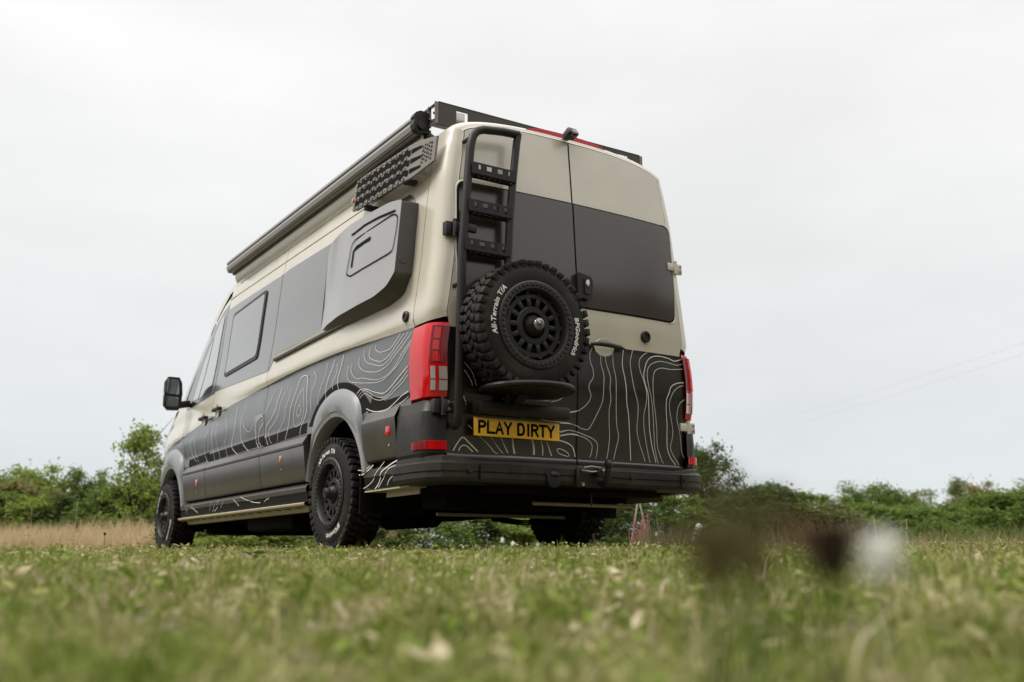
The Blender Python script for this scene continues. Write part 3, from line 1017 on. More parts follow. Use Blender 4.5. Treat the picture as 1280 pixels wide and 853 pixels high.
for sgn in (-1, 1):
    f_ = side_fn(sgn, 0)
    q = patch('quarter_panel', quarter, f_, 'wrap', van, 0.03)
    sd = patch('sliding_door' if sgn < 0 else 'side_panel', sliding, f_, 'wrap', van, 0.03)
    cdr = patch('cab_door', cabdoor, f_, 'wrap', van, 0.03)
    patch('front_wing', fender, f_, 'wrap', van, 0.03, 0.12)
    # dark bands
    f2 = side_fn(sgn, 0.003)
    sd_dark = [(YSEAM + .007, 1.475), (YB - .007, 1.515), (YB - .007, 2.33), (YSEAM + .007, 2.325)]
    patch('window_band', sd_dark, f2, 'pane', sd, 0.06, skirt=0.004)
    cab_dark = [(YB + .007, 1.50), (5.36, 1.455), (5.40, 1.60), (5.27, 1.86), (5.09, 2.06), (4.84, 2.25), (4.58, 2.36), (YB + .007, 2.39)]
    patch('door_frame', cab_dark, f2, 'grey', cdr, 0.06, skirt=0.004)
    f3 = side_fn(sgn, 0.007)
    patch('door_glass', round_poly([(YB + .13, 1.535), (4.93, 1.52), (4.78, 2.16), (4.62, 2.29), (YB + .10, 2.31)], [.05, .01, .02, .05, .06]), f3, 'glass', cdr, 0.06, skirt=0.005)
    patch('quarter_glass', round_poly([(4.955, 1.52), (5.16, 1.53), (5.05, 1.90), (4.81, 2.14)], .03), f3, 'glass', cdr, 0.06, skirt=0.005)
    qw = [(1.27, 1.605), (2.74, 1.60), (2.860, 1.475), (2.860, 2.325), (2.73, 2.335), (0.5, 2.30), (0.42, 2.24), (0.40, 1.86), (0.56, 1.66), (0.75, 1.605)]
    patch('side_window', round_poly(qw, [.03,.004,.003,.003,.01,.03,.03,.03,.03,.03]), f2, 'pane', q, 0.06, skirt=0.004)
    # hinge-side cladding, each panel with a sloped ledge that catches the sky
    for nm, y0, y1 in (('cladding_panel', 1.895, YSEAM - .005), ('cladding_panel', YSEAM + .005, YB - .005), ('cladding_panel', YB + .005, 5.13)):
        cl = MB()
        prof = [(.505, -.01), (.515, .012), (.54, .020), (.750, .034), (.760, .031), (.768, .040), (.782, .040), (.838, .004), (.845, -.012)]
        cl.grid([[(sgn * (Wb(z) + o), y, z) for z, o in prof] for y in np.linspace(y0, y1, 4)])
        for y in (y0, y1):
            cl.add([(sgn * (Wb(z) + o), y, z) for z, o in prof], [tuple(range(len(prof)))])
        cl.build(nm, 'clad', van, 25)
    cl = MB()
    y0, y1 = .395, .88
    cl.grid([[(sgn * (Wb(z) + o), y, z) for z, o in ((.545, -.01), (.555, .014), (.57, .02), (.785, .034), (.800, .034), (.868, .002), (.875, -.015))] for y in np.linspace(y0, y1, 4)])
    cl.build('cladding_panel', 'clad', van, 25)
    # black decal stripe along the crease, broken by the seams
    for y0, y1 in ((1.93, YSEAM - .006), (YSEAM + .006, YB - .006), (YB + .006, 5.06)):
        patch('black_stripe', [(y0, .855), (y1, .845), (y1, .915), (y0, .935)], side_fn(sgn, .002), 'matteblack', van, 0.04, skirt=0.002)
    patch('black_stripe', [(.26, .90), (.26, .93), (.62, .925), (.70, .96), (.79, .99), (.86, .875), (.60, .87)], side_fn(sgn, .002), 'matteblack', van, 0.04, skirt=0.002)
    # black decal ring round the rear flare
    ring_o, ring_i = arch_pts(ARC_R, .735, .90, 24, .745), arch_pts(ARC_R, .60, .88, 24, .60)
    rg = [p for p in ring_o] + [p for p in ring_i[::-1]]
    patch('arch_decal', rg, side_fn(sgn, .0035), 'matteblack', van, 0.03, 0.12, skirt=0.002)
    # arch flares
    for c, nm in ((ARC_R, 'arch_flare'), (ARC_F, 'arch_flare')):
        fl = MB()
        prof = [(.465, -.06), (.470, .012), (.478, .034), (.505, .040), (.512, .046), (.56, .052), (.61, .044), (.645, .022), (.668, -.005)]
        rws = []
        for i in range(37):
            a = R(10) + R(160) * i / 36
            row = []
            for r_, o in prof:
                low = min(1.0, max(0.0, (math.sin(a) - .55) / .35))
                low = low * low * (3 - 2 * low)
                rad = r_ if r_ < .512 else .512 + (r_ - .512) * (0.06 + 0.94 * low)
                o = o - (.018 * (1 - low) if r_ > .48 else 0)
                y, z = c[0] - rad * math.cos(a), c[1] + rad * math.sin(a) * 1.06
                row.append((sgn * (Wb(max(z, .5)) * float(np.interp(y, TAPY, TAPV)) ** .6 + o), y, z))
            rws.append(row)
        fl.grid(rws)
        fl.build(nm, 'flarep', van, 30)
        ln = MB()
        rws = []
        for i in range(25):
            a = R(-15) + R(210) * i / 24
            rws.append([(sgn * x, c[0] - .475 * math.cos(a), c[1] + .475 * math.sin(a) * 1.06) for x in (1.03, .8, .55)])
        ln.grid(rws)
        ln.build('wheel_arch_liner', 'under', van, 60)
    # sill, sill step and markers
    for y0, y1 in ((1.87, 5.22),):
        s_ = MB()
        s_.grid([[(sgn * x, y, z) for x, z in ((1.00, .50), (1.045, .475), (1.062, .455), (1.060, .425), (1.05, .42), (1.045, .36), (1.02, .352), (.9, .35))] for y in np.linspace(y0, y1, 5)])
        s_.build('sill', 'clad', van, 25)
        patch('sill_stripe', [(y0 + .01, .362), (y1 - .01, .362), (y1 - .01, .418), (y0 + .01, .418)], lambda y, z, d, sgn=sgn: (sgn * (1.0455 + .005 * (z - .36) / .06 + .001 - d), y, z), 'matteblack', van, 0.03, 0.5, skirt=0.002)
        s_ = MB()
        s_.grid([[(sgn * x, y, z) for x, z in ((.99, .350), (1.066, .348), (1.074, .340), (1.070, .328), (1.04, .318), (1.0, .316), (.985, .285), (.95, .283))] for y in np.linspace(y0, y1 + .03, 4)])
        so_ = s_.build('side_step', 'sill', van, 25)
        for k in range(14):
            h_ = MB()
            yy = y0 + .25 + k * .22
            h_.box((sgn * 1.012, yy, .3155), (.03, .06, .004))
            h_.build('step_slot', 'under', so_, 0)
    s_ = MB()
    s_.grid([[(sgn * x, y, z) for x, z in ((1.00, .52), (1.040, .505), (1.052, .49), (1.050, .455), (1.044, .45), (1.036, .375), (.9, .372))] for y in (.275, .6, .90)])
    s_.build('sill', 'clad', van, 25)
    patch('sill_stripe', [(.285, .378), (.80, .378), (.895, .40), (.895, .448), (.285, .450)], lambda y, z, d, sgn=sgn: (sgn * (1.036 + .008 * (z - .375) / .075 + .0015 - d), y, z), 'matteblack', van, 0.03, 0.5, skirt=0.002)
    s_ = MB()
    s_.box((sgn * .98, .59, .366), (.12, .62, .010))
    s_.box((sgn * .965, .50, .345), (.012, .44, .045))
    s_.build('side_step', 'sill', van, 0)
    for y_, z_, m_, nm in ((4.66, .665, 'orange', 'side_marker'), (2.38, .71, 'orange', 'side_marker'), (.50, .72, 'red', 'side_marker')):
        k = MB()
        k.box((sgn * (Wb(z_) + .027), y_, z_), (.012, .055, .062), bev=.003)
        ko = k.build(nm, m_, van, 30)
        k = MB()
        k.lathe([(0, .001), (0.003, .007), (0, .011)], 12, 'x', c=(sgn * (Wb(z_) + .024), y_ - .01, z_ - .085))
        k.build('reflector_screw', 'steel', ko, 30)
# acrylic camper window and its black frame in the sliding door
f4 = side_fn(-1, 0.012)
wo = round_poly([(3.225, 1.645), (4.14, 1.615), (4.14, 2.235), (3.225, 2.275)], .05)
cxw, czw = 3.68, 1.945
wf = patch('acrylic_window', wo, f4, 'black', van, 0.06, skirt=0.012)
wi = [(cxw + (a - cxw) * .93, czw + (b - czw) * .90) for a, b in wo]
patch('window_pane', wi, side_fn(-1, .0155), 'acrylic', wf, 0.06, skirt=0.004)
# door handles
for y_, z_ in ((4.60, 1.315), (4.19, 1.345)):
    h = MB()
    zz = belt(y_) + .035
    w = Wt(y_, zz)
    h.box((-(w + .028), y_, zz), (.022, .20, .034), bev=.010)
    h.box((-(w + .012), y_ + .085, zz), (.03, .03, .03), bev=.006)
    h.box((-(w + .012), y_ - .085, zz), (.03, .03, .03), bev=.006)
    ho = h.build('door_handle', 'black', van, 40)
    h = MB()
    h.lathe([(0, .0), (0, .055), (-.006, .060)], 24, 'x', c=(-(w + .002), y_, zz - .01))
    h.build('handle_cup', 'beige', ho, 40)
# sliding door rail
r_ = MB()
r_.bar((-1.030, 1.26, 1.592), (-1.032, 2.735, 1.562), .022, .030)
ra = r_.build('door_rail', 'sill', van, 0)
r_ = MB()
r_.bar((-1.037, 1.24, 1.574), (-1.039, 2.74, 1.545), .02, .020)
r_.box((-1.037, 1.24, 1.592), (.03, .05, .06))
r_.build('rail_groove', 'black', ra, 0)
# round caps
for (y_, z_) in ((.335, 1.418),):
    c = MB()
    c.lathe([(0, .036), (-.012, .036), (-.017, .030), (-.017, .018), (-.011, .016), (-.011, .0)], 24, 'x', c=(-(Wt(y_, z_)), y_, z_))
    c.build('water_cap', 'blackp', van, 40)

# --- D pillars, tail lights and bumper corners (swept round the rear corners)
def corner(z, off=0.0, n=9):
    """plan curve from the side seam round to the door edge"""
    w = Wt(.24, z) + off
    xi = Wb(z) - .105
    yr = Yr(xi, z) - off
    r_ = .085
    pts = [(w, .238), (w, .17)]
    cx, cy = w - r_, yr + .012 + r_
    for i in range(n):
        a = (math.pi / 2) * i / (n - 1)
        pts.append((cx + r_ * math.cos(a), cy - r_ * math.sin(a)))
    pts.append((xi, yr))
    return pts
for sgn in (-1, 1):
    # tail light
    zl = [.866, .875, .93, 1.0, 1.1, 1.2, 1.30, 1.325, 1.336]
    def lens(z, off, i0=0, i1=None):
        c = corner(z, off)
        return [(sgn * x, y, z) for x, y in c[i0:i1]]
    t_ = MB()
    t_.grid([lens(z, o) for z, o in zip(zl, (-.02, .010, .016, .018, .018, .016, .012, .008, -.01))])
    tl = t_.build('tail_light', 'red', van, 30)
    t_ = MB()
    t_.grid([lens(z, .0190, 6, 12) for z in (1.075, 1.14, 1.2, 1.26, 1.305)])
    t_.build('indicator_module', 'darkred', tl, 30)
    for z0, z1 in ((1.085, 1.145), (1.155, 1.215), (1.225, 1.295)):
        t_ = MB()
        t_.grid([lens(z, .0200, 7, 11) for z in (z0, z1)])
        t_.build('light_segment', 'red', tl, 30)
    for z0, z1 in ((.912, .972), (.980, 1.055)):
        for i0, i1 in ((6, 9), (9, 12)):
            t_ = MB()
            q0, q1 = lens(z0, .0195, i0, i1), lens(z1, .0195, i0, i1)
            sh = lambda L: [tuple(Vector(L[0]).lerp(Vector(L[-1]), .06))] + L[1:-1] + [tuple(Vector(L[-1]).lerp(Vector(L[0]), .06))]
            t_.grid([sh(q0), sh(q1)])
            t_.build('reversing_lens', 'clear', tl, 30)
    # dark pocket between light and door (hinge side)
    # bumper corner below the light
    p = MB()
    def bc(z, off, slope=0.0):
        c = corner(max(z, .8), off)
        return [(sgn * 1.052 + sgn * off, .39, z - slope)] + [(sgn * x, y, z - slope * (1 if i < 2 else .4)) for i, (x, y) in enumerate(c)]
    p.grid([bc(z, o) for z, o in ((.50, .0), (.535, .012), (.545, .018), (.70, .020), (.79, .016), (.80, .012), (.858, -.002), (.862, -.03))])
    p.build('bumper_corner', 'bumper', van, 22)
    # low red reflector lamp
    p = MB()
    p.grid([[q for q in bc(z, o)][4:] for z, o in ((.560, .018), (.563, .030), (.612, .031), (.616, .018))])
    lo_ = p.build('reflector_lamp', 'red', van, 30)
    p = MB()
    p.grid([[q for q in bc(z, o)][2:8] for z, o in ((.562, .020), (.564, .032), (.611, .033), (.614, .020))])
    p.build('reflector_side', 'darkred', lo_, 30)

# --- rear frame: corner pillars and roof edge rolled round to the door opening
def frame_outline(n=26):
    sec = section(.24, 0, 1.342, n, 18)
    return [(-x, z) for x, z in sec] + [(x, z) for x, z in sec[-2::-1]]
FO = frame_outline()
def inset_pts(d_fn):
    out = []
    for i, (x, z) in enumerate(FO):
        a, b = Vector(FO[max(i - 1, 0)]), Vector(FO[min(i + 1, len(FO) - 1)])
        t = (b - a).normalized()
        nrm = Vector((t.y, -t.x))          # points inwards for this winding
        d = d_fn(z)
        out.append((x + nrm.x * d, z + nrm.y * d))
    return out
def dfull(z):
    return float(np.interp(z, [1.3, 2.45, 2.68, 2.76], [.100, .092, .068, .056]))
fr_ = MB()
rows = [[(x, .239, z) for x, z in FO], [(x, .15, z) for x, z in FO]]
for k in range(9):
    a = math.pi / 2 * k / 8
    pts = inset_pts(lambda z: dfull(z) * .82 * (1 - math.cos(a)))
    rows.append([(x, Yr(x, z) + .010 + .082 * (1 - math.sin(a)), z) for x, z in pts])
pts = inset_pts(dfull)
rows.append([(x, Yr(x, z) + .002, z) for x, z in pts])
rows.append([(x, Yr(x, z) + .03, z) for x, z in pts])
pts2 = inset_pts(lambda z: dfull(z) + .06)
rows.append([(x, Yr(x, z) + .03, z) for x, z in pts2])
fr_.grid(rows)
fr_.build('rear_frame', 'beige', van, 30)
fr_ = MB()
fr_.grid([[(w * k, Yr(w * k, z) + .03, z) for k in np.linspace(-1, 1, 15)] for z, w in ((.46, .98), (.9, .98), (1.345, .96))])
fr_.build('lower_rear_frame', 'under', van, 40)
# --- rear doors
for sgn in (-1, 1):
    def xo(z):
        return Wb(z) - .112
    po = [(sgn * .004, .478)] + [(sgn * .90, .478), (sgn * .93, .50)] + [(sgn * xo(z), z) for z in (.8, 1.0, 1.2, 1.33)] + [(sgn * abs(x), z) for x, z in inset_pts(lambda z: dfull(z) + .006) if x < -.02 and z > 1.345] + [(sgn * .004, zcen(0) - .063)]
    d = patch('rear_door', po, rear_fn(0), 'wrap_rear', van, 0.03, 0.06)
    pw = round_poly([(sgn * .0065, 1.545), (sgn * .862, 1.548), (sgn * .872, 1.8), (sgn * .862, 2.245), (sgn * .0065, 2.252)], [.004, .06, .0, .07, .004])
    cxp, czp_ = sgn * .44, 1.90
    seal = [(a if abs(a) < .05 else a + sgn * .010, b + (.010 if b > czp_ else -.010)) for a, b in pw]
    patch('window_seal', seal, rear_fn(.002), 'matteblack', d, 0.06, 0.08, skirt=.003)
    lipm = MB()
    lp2 = [(a if abs(a) < .05 else a + sgn * .022, b + (.022 if b > czp_ else -.022)) for a, b in pw]
    edge = [i for i in range(len(pw)) if abs(pw[i][0]) > .05]
    lipm.grid([[rear_fn(.0005)(*seal[i], 0), rear_fn(.006)(*[(seal[i][k] * .6 + lp2[i][k] * .4) for k in (0, 1)], 0), rear_fn(.0002)(*lp2[i], 0)] for i in edge])
    lipm.build('window_lip', 'beige', d, 60)
    patch('rear_window', pw, rear_fn(.008), 'rearpane', d, 0.06, 0.08, skirt=.004)
    # pressed step under the window and lower crease lip
    lp = MB()
    lp.grid([[(sgn * x, Yr(sgn * x, z) - o, z) for z, o in ((.470, .0), (.476, .012), (.535, .016), (.548, .010), (.552, -.004))] for x in np.linspace(.006, .925, 10)])
    lp.build('door_sill_lip', 'grey', d, 30)
sl_ = MB()
sl_.grid([[(x, Yr(0, z) - .0015, z) for x in (-.0052, .0052)] for z in np.linspace(.48, 2.70, 40)])
sl_.build('door_seal', 'under', van, 60)
# contour print ribbons
REAR_RIGHT = [
    (5,[(128,1285),(105,1237),(109,1181),(127,1138),(125,1087),(90,1034),(90,1001),(104,969),(89,924),(37,877),(-16,852),(-69,842)]),
    (5,[(196,1247),(195,1179),(214,1113),(209,1033),(199,933),(153,842),(121,786),(88,746),(41,748),(0,762),(-53,772),(-132,771)]),
    (5,[(235,1249),(238,1194),(269,1095),(261,1027),(269,950),(257,883),(259,795),(265,708),(255,609),(245,565)]),
    (5,[(297,1281),(298,1178),(315,1099),(313,1009),(316,887),(323,788),(340,712),(321,634),(303,563)]),
    (8,[(392,1308),(376,1197),(394,1096),(400,1028),(405,938),(422,862),(432,762),(442,652),(449,564)]),
    (5,[(474,1306),(447,1227),(450,1158),(471,1034),(501,946),(503,868),(498,767),(523,679),(555,614),(574,565)]),
    (5,[(604,1305),(548,1267),(525,1224),(533,1167),(565,1089),(579,1021),(576,952),(556,871),(561,782),(583,682),(608,594),(621,561)]),
    (8,[(958,1303),(870,1274),(803,1285),(722,1291),(649,1279),(600,1244),(572,1182),(561,1135),(572,1078),(591,1022),(600,920),(611,774),(637,663),(662,597),(674,562)]),
    (5,[(952,1266),(884,1246),(801,1254),(719,1255),(646,1231),(607,1198),(593,1150),(602,1069),(622,990),(636,912),(650,777),(660,664),(694,559)]),
    (5,[(948,1226),(830,1210),(732,1209),(674,1187),(650,1144),(641,1061),(645,969),(663,880),(677,778),(684,677),(717,600),(742,560)]),
    (8,[(946,1129),(872,1116),(816,1087),(791,1040),(764,991),(763,910),(773,820),(773,740),(780,660),(813,600),(861,556)]),
    (5,[(944,1109),(887,1091),(833,1050),(797,988),(795,925),(825,812),(827,743),(809,673),(838,618),(897,558)]),
    (5,[(944,1010),(897,980),(873,931),(869,861),(893,794),(912,703),(921,646),(948,605)]),
    (5,[(-130,711),(-65,731),(2,724),(69,707),(138,684),(169,648),(158,566)]),
    (5,[(-129,690),(-51,705),(16,701),(77,686),(119,656),(123,613),(108,567)]),
]
REAR_LEFT = [
    (8,[(-143,665),(-80,652),(-31,626),(-7,566)]),
    (5,[(-145,715),(-69,731),(1,724)]),
    (5,[(-137,693),(-55,709),(9,707)]),
    (5,[(-434,785),(-317,787),(-195,778),(-71,776),(0,761)]),
    (5,[(-67,844),(-4,859)]),
    (5,[(-63,565),(-133,582),(-148,609),(-106,606),(-64,585),(-56,566)]),
    (5,[(-790,719),(-728,670),(-652,610),(-601,564),(-582,560)]),
    (5,[(-636,659),(-578,592),(-545,562)]),
    (8,[(-569,663),(-535,605),(-511,566)]),
    (14,[(-483,662),(-475,608),(-463,564)]),
    (16,[(-338,657),(-325,605),(-323,564)]),
    (10,[(-274,652),(-260,609),(-258,563)]),
    (8,[(-231,654),(-208,600),(-189,563)]),
    (9,[(-881,562),(-854,611),(-821,644),(-779,614),(-717,564)]),
    (7,[(-846,564),(-830,591),(-801,597),(-765,573),(-752,561)]),
    (5,[(-840,913),(-807,840)]),
    (5,[(-844,1063),(-791,997),(-772,955)]),
    (5,[(-844,1107),(-780,1041),(-748,957)]),
    (5,[(-579,900),(-515,872),(-418,857)]),
    (5,[(-400,891),(-321,897),(-214,906)]),
    (5,[(-207,901),(-146,917),(-105,948)]),
]
SIDE = [
    (5,[(788,1322),(783,1292),(712,1259),(639,1251),(551,1255),(482,1298),(432,1332)]),
    (5,[(873,1325),(871,1270),(832,1235),(691,1193),(619,1191),(532,1220),(464,1271),(381,1322)]),
    (5,[(960,1319),(958,1277),(898,1225),(802,1193),(654,1158),(566,1174),(480,1219),(379,1279),(322,1319)]),
    (5,[(1027,1280),(1024,1230),(953,1181),(837,1146),(689,1128),(565,1146),(479,1187),(379,1240),(272,1309)]),
    (5,[(1145,1249),(1143,1206),(1049,1137),(931,1119),(760,1083),(633,1074),(511,1098),(427,1139),(344,1203),(263,1254)]),
    (5,[(1200,1250),(1197,1181),(1149,1131),(1028,1103),(872,1077),(705,1057),(597,1065),(460,1106),(376,1147),(266,1234)]),
    (8,[(1028,1026),(967,1046),(871,1036),(776,1007),(666,981),(595,977),(508,1004),(424,1038),(276,1096)]),
    (5,[(1004,1006),(927,1032),(851,1017),(756,976),(665,953),(576,951),(474,992),(373,1023),(279,1072)]),
    (5,[(983,991),(907,1011),(831,986),(755,954),(664,936),(558,941),(456,974),(356,1005),(278,1041)]),
    (8,[(881,908),(783,879),(671,863),(565,864),(466,890),(370,923),(276,941)]),
    (5,[(396,876),(332,891),(273,908)]),
    (8,[(1966,1292),(2054,1310),(2127,1288),(2170,1200),(2228,1122),(2273,1051),(2303,960),(2359,851)]),
    (8,[(1966,1292),(1949,1234),(1929,1138),(1926,1036),(1976,969),(2042,912),(2052,853)]),
    (5,[(2060,1086),(2108,1069),(2130,1029),(2103,1004),(2053,1011),(2039,1051),(2060,1086)]),
    (5,[(2020,1207),(2103,1152),(2172,1077),(2196,1004),(2186,947),(2146,928),(2060,942),(2003,1000),(1986,1090),(2005,1176),(2020,1207)]),
    (5,[(1858,1312),(1796,1275),(1787,1219),(1835,1162),(1848,1090),(1843,1017)]),
    (8,[(1471,1340),(1489,1290),(1529,1225),(1558,1149),(1562,1053)]),
    (8,[(1319,1349),(1331,1282),(1354,1198),(1355,1146),(1333,1104)]),
    (5,[(1413,1295),(1398,1222),(1448,1160),(1435,1114)]),
    (5,[(1604,1335),(1609,1246),(1671,1148),(1711,1072),(1697,1035)]),
    (5,[(2279,1253),(2287,1197),(2352,1109),(2401,1009),(2527,927),(2521,853)]),
    (8,[(2510,1286),(2542,1202),(2602,1111),(2708,1045),(2804,1006),(2824,928),(2743,845)]),
    (5,[(2423,1235),(2495,1137),(2541,1055),(2674,991),(2755,951),(2709,877),(2659,852)]),
    (5,[(2678,1291),(2726,1207),(2833,1130),(2855,1120)]),
    (5,[(2895,1112),(3038,1099),(3062,1045),(3049,941)]),
    (5,[(3099,1101),(3009,1116),(2889,1112)]),
    (5,[(2882,1045),(2965,993),(2998,915),(2970,872)]),
    (5,[(3377,1256),(3409,1156),(3374,1064),(3233,1005),(3151,1039),(3072,1087),(2898,1095)]),
    (8,[(3455,1162),(3458,1014),(3398,920),(3217,838)]),
    (8,[(3609,1270),(3609,1105),(3668,1021),(3698,919),(3506,834)]),
    (5,[(4163,1183),(4161,1009),(3982,822)]),
    (5,[(4423,1147),(4520,1077),(4522,931),(4341,812)]),
    (5,[(4780,872),(4957,969),(5010,1092),(4958,1129),(4863,1094),(4841,976),(4691,864)]),
    (5,[(5298,1155),(5263,979),(5080,812)]),
    (8,[(2898,1102),(3048,1070),(3081,989),(3043,900),(2964,843)]),
    (5,[(2890,1031),(2976,992),(2983,908),(2902,844)]),
    (5,[(3917,1232),(3846,1085),(3902,968),(3790,837)]),
    (5,[(4292,1165),(4291,1006),(4157,813)]),
]
SILL = [
    (5,[(5003,442),(5014,377)]),
    (5,[(4827,443),(4639,379)]),
    (5,[(4194,453),(4261,380)]),
    (5,[(4072,440),(4165,368)]),
    (5,[(3965,465),(4034,400),(4111,373)]),
    (5,[(3819,450),(3923,396)]),
    (5,[(3536,451),(3412,388)]),
    (5,[(3355,463),(3077,407),(2880,391)]),
    (5,[(2780,393),(2731,411),(2675,414)]),
    (5,[(975,511),(904,505),(843,511),(793,526)]),
    (8,[(958,479),(897,479),(825,497),(744,527)]),
    (5,[(948,387),(873,396),(782,423),(721,461),(680,487),(582,535)]),
    (8,[(745,376),(683,409),(635,463),(615,478),(538,501),(463,519),(404,529)]),
    (5,[(695,381),(630,422),(560,466),(512,490),(406,504)]),
    (5,[(565,387),(539,416),(473,443),(402,458)]),
    (5,[(456,389),(427,405),(392,413)]),
]
def catmull(pts, n=5):
    P = [Vector(p) for p in pts]
    if len(P) < 3:
        return P
    out = []
    for i in range(len(P) - 1):
        p0, p1, p2, p3 = P[max(i - 1, 0)], P[i], P[i + 1], P[min(i + 2, len(P) - 1)]
        for k in range(n):
            t = k / n
            out.append(0.5 * ((2 * p1) + (-p0 + p2) * t + (2 * p0 - 5 * p1 + 4 * p2 - p3) * t * t + (-p0 + 3 * p1 - 3 * p2 + p3) * t ** 3))
    out.append(P[-1])
    return out
def ribbons(name, lines, fn, parent, wscale=1.0):
    mb = MB()
    for w, l in lines:
        c = catmull([(a / 1000, b / 1000) for a, b in l])
        rows = []
        for i, p in enumerate(c):
            d = (c[min(i + 1, len(c) - 1)] - c[max(i - 1, 0)])
            d = d.normalized() if d.length > 1e-6 else Vector((0, 1))
            nn = Vector((-d.y, d.x)) * w / 2000 * wscale
            rows.append([fn(p.x + nn.x, p.y + nn.y, 0), fn(p.x - nn.x, p.y - nn.y, 0)])
        mb.grid(rows)
    return mb.build(name, 'line', parent, 60)
ribbons('contour_graphic', REAR_RIGHT, rear_fn(.0022), van, .68)
ribbons('contour_graphic', REAR_LEFT, rear_fn(.0022), van, .8)
ribbons('contour_graphic', SIDE, side_fn(-1, .0062), van, .62)
ribbons('contour_graphic', SIDE, side_fn(1, .0062), van)
def sill_fn(sg):
    def f(y, z, d):
        if y < 1.2:
            return (sg * ((1.0375 if z < .45 else 1.046) + .008 * min(1, (z - .375) / .075) + .003), y, z)
        return (sg * ((1.052 if z < .42 else 1.066)), y, z)
    return f
ribbons('contour_graphic', SILL, sill_fn(-1), van)

# --- rear bumper
PATH = [(-1.052, .40), (-1.055, .25), (-1.05, .12), (-1.03, .03), (-.985, -.035), (-.92, -.06), (-.8, -.068), (-.4, -.08), (0, -.084), (.4, -.08), (.8, -.068), (.92, -.06), (.985, -.035), (1.03, .03), (1.05, .12), (1.055, .25), (1.052, .40)]
def path_n(i):
    a, b = Vector(PATH[max(i - 1, 0)]), Vector(PATH[min(i + 1, len(PATH) - 1)])
    d = (b - a).normalized()
    return Vector((d.y, -d.x))
bp = MB()
prof = [(-.06, .535), (.0, .530), (.012, .522), (.014, .500), (.036, .488), (.042, .482), (.042, .438), (.034, .430), (.034, .400), (.022, .378), (-.02, .368), (-.12, .366)]
def bump_z(z, x):
    k = max(0, min(1, (abs(x) - .80) / .16))
    return z if z < .47 else z - .028 * (1 - k) * (z - .47) / .065
bp.grid([[(PATH[i][0] + path_n(i).x * o, PATH[i][1] + path_n(i).y * o, bump_z(z, PATH[i][0])) for o, z in prof] for i in range(len(PATH))])
bo = bp.build('rear_bumper', 'bumper', van, 25)
bp = MB()
for s_ in (-1, 1):
    bp.box((s_ * .78, -.114, .43), (.005, .012, .09))
bp.build('bumper_seam', 'under', bo, 0)
for x_ in (-.84, -.3, .36, .83):
    bp = MB()
    bp.lathe([(0, .022), (-.004, .021), (-.004, 0)], 20, 'y', c=(x_, PATH[6][1] - .044 - .012 * (abs(x_) < .5), .448))
    bp.build('parking_sensor', 'bumper', bo, 40)
# tow bar
tb = MB()
tb.box((.04, -.17, .455), (.035, .07, .05), bev=.006)
tb.tube([(.10, .05, .40), (.10, -.1, .38), (.10, -.19, .40), (.10, -.205, .45), (.10, -.205, .475)], .022, 12)
tb.lathe([(.470, .02), (.480, .014), (.487, .020), (.505, .026), (.522, .024), (.535, .013), (.538, 0)], 18, 'z', c=(.10, -.205, 0))
tb.box((.0, -.135, .43), (.20, .014, .13), bev=.01)
to = tb.build('tow_bar', 'black', van, 40)
tb = MB()
tb.lathe([(0, 0), (-.008, .0), (-.012, .012), (0, .013)], 14, 'y', c=(-.06, -.142, .475))
tb.lathe([(0, 0), (-.008, .0), (-.012, .012), (0, .013)], 14, 'y', c=(-.06, -.142, .385))
tb.lathe([(0, 0), (-.008, .0), (-.012, .012), (0, .013)], 14, 'y', c=(.05, -.206, .475))
tb.tube([(-.06, -.165, .485), (-.02, -.185, .492), (.05, -.19, .485), (.05, -.19, .465), (-.02, -.185, .458), (-.06, -.165, .465)], .006, 8, closed=True)
tb.build('tow_bolt', 'steel', to, 40)
tb = MB()
tb.lathe([(0, .05), (-.03, .05), (-.034, .044), (-.034, .0)], 24, 'y', c=(-.26, -.10, .405))
tb.box((-.26, -.138, .435), (.07, .016, .02), bev=.004)
tb.build('tow_socket', 'black', van, 40)
tb = MB()
tb.tube([(.10, -.02, .38), (.10, -.02, .26)], .006, 8)
tb.build('tow_rod', 'blackp', van, 40)

# --- number plate
PX0, PX1, PZ0, PZ1 = -.792, -.172, .650, .760
pl = MB()
pl.box(((PX0 + PX1) / 2, -.064, (PZ0 + PZ1) / 2), (PX1 - PX0, .006, PZ1 - PZ0), bev=.0025)
po = pl.build('number_plate', 'plate', van, 30)
pl = MB()
pl.box(((PX0 + PX1) / 2, -.045, (PZ0 + PZ1) / 2), (PX1 - PX0 - .02, .03, PZ1 - PZ0 - .02))
pl.build('plate_holder', 'black', po, 0)
for x_ in (PX0 + .085, PX1 - .085):
    sc_ = MB()
    sc_.lathe([(0, .008), (-.003, .007), (-.004, 0)], 12, 'y', c=(x_, -.067, PZ1 - .013))
    sc_.build('plate_screw', 'plate', po, 40)
STROKES = {
 'P': [[(0, 0), (0, 1), (.6, 1), (.85, .92), (.95, .76), (.85, .60), (.6, .52), (0, .52)]],
 'L': [[(0, 1), (0, 0), (.95, 0)]],
 'A': [[(-.04, 0), (.47, 1), (.98, 0)], [(.16, .32), (.78, .32)]],
 'Y': [[(-.02, 1), (.47, .48), (.96, 1)], [(.47, .5), (.47, 0)]],
 'D': [[(0, 0), (0, 1), (.5, 1), (.82, .9), (.95, .65), (.95, .35), (.82, .1), (.5, 0), (0, 0)]],
 'I': [[(.3, 0), (.3, 1)]],
 'R': [[(0, 0), (0, 1), (.6, 1), (.85, .92), (.95, .76), (.85, .60), (.6, .52), (0, .52)], [(.5, .52), (.97, 0)]],
 'T': [[(-.03, 1), (.97, 1)], [(.47, 1), (.47, 0)]],
}
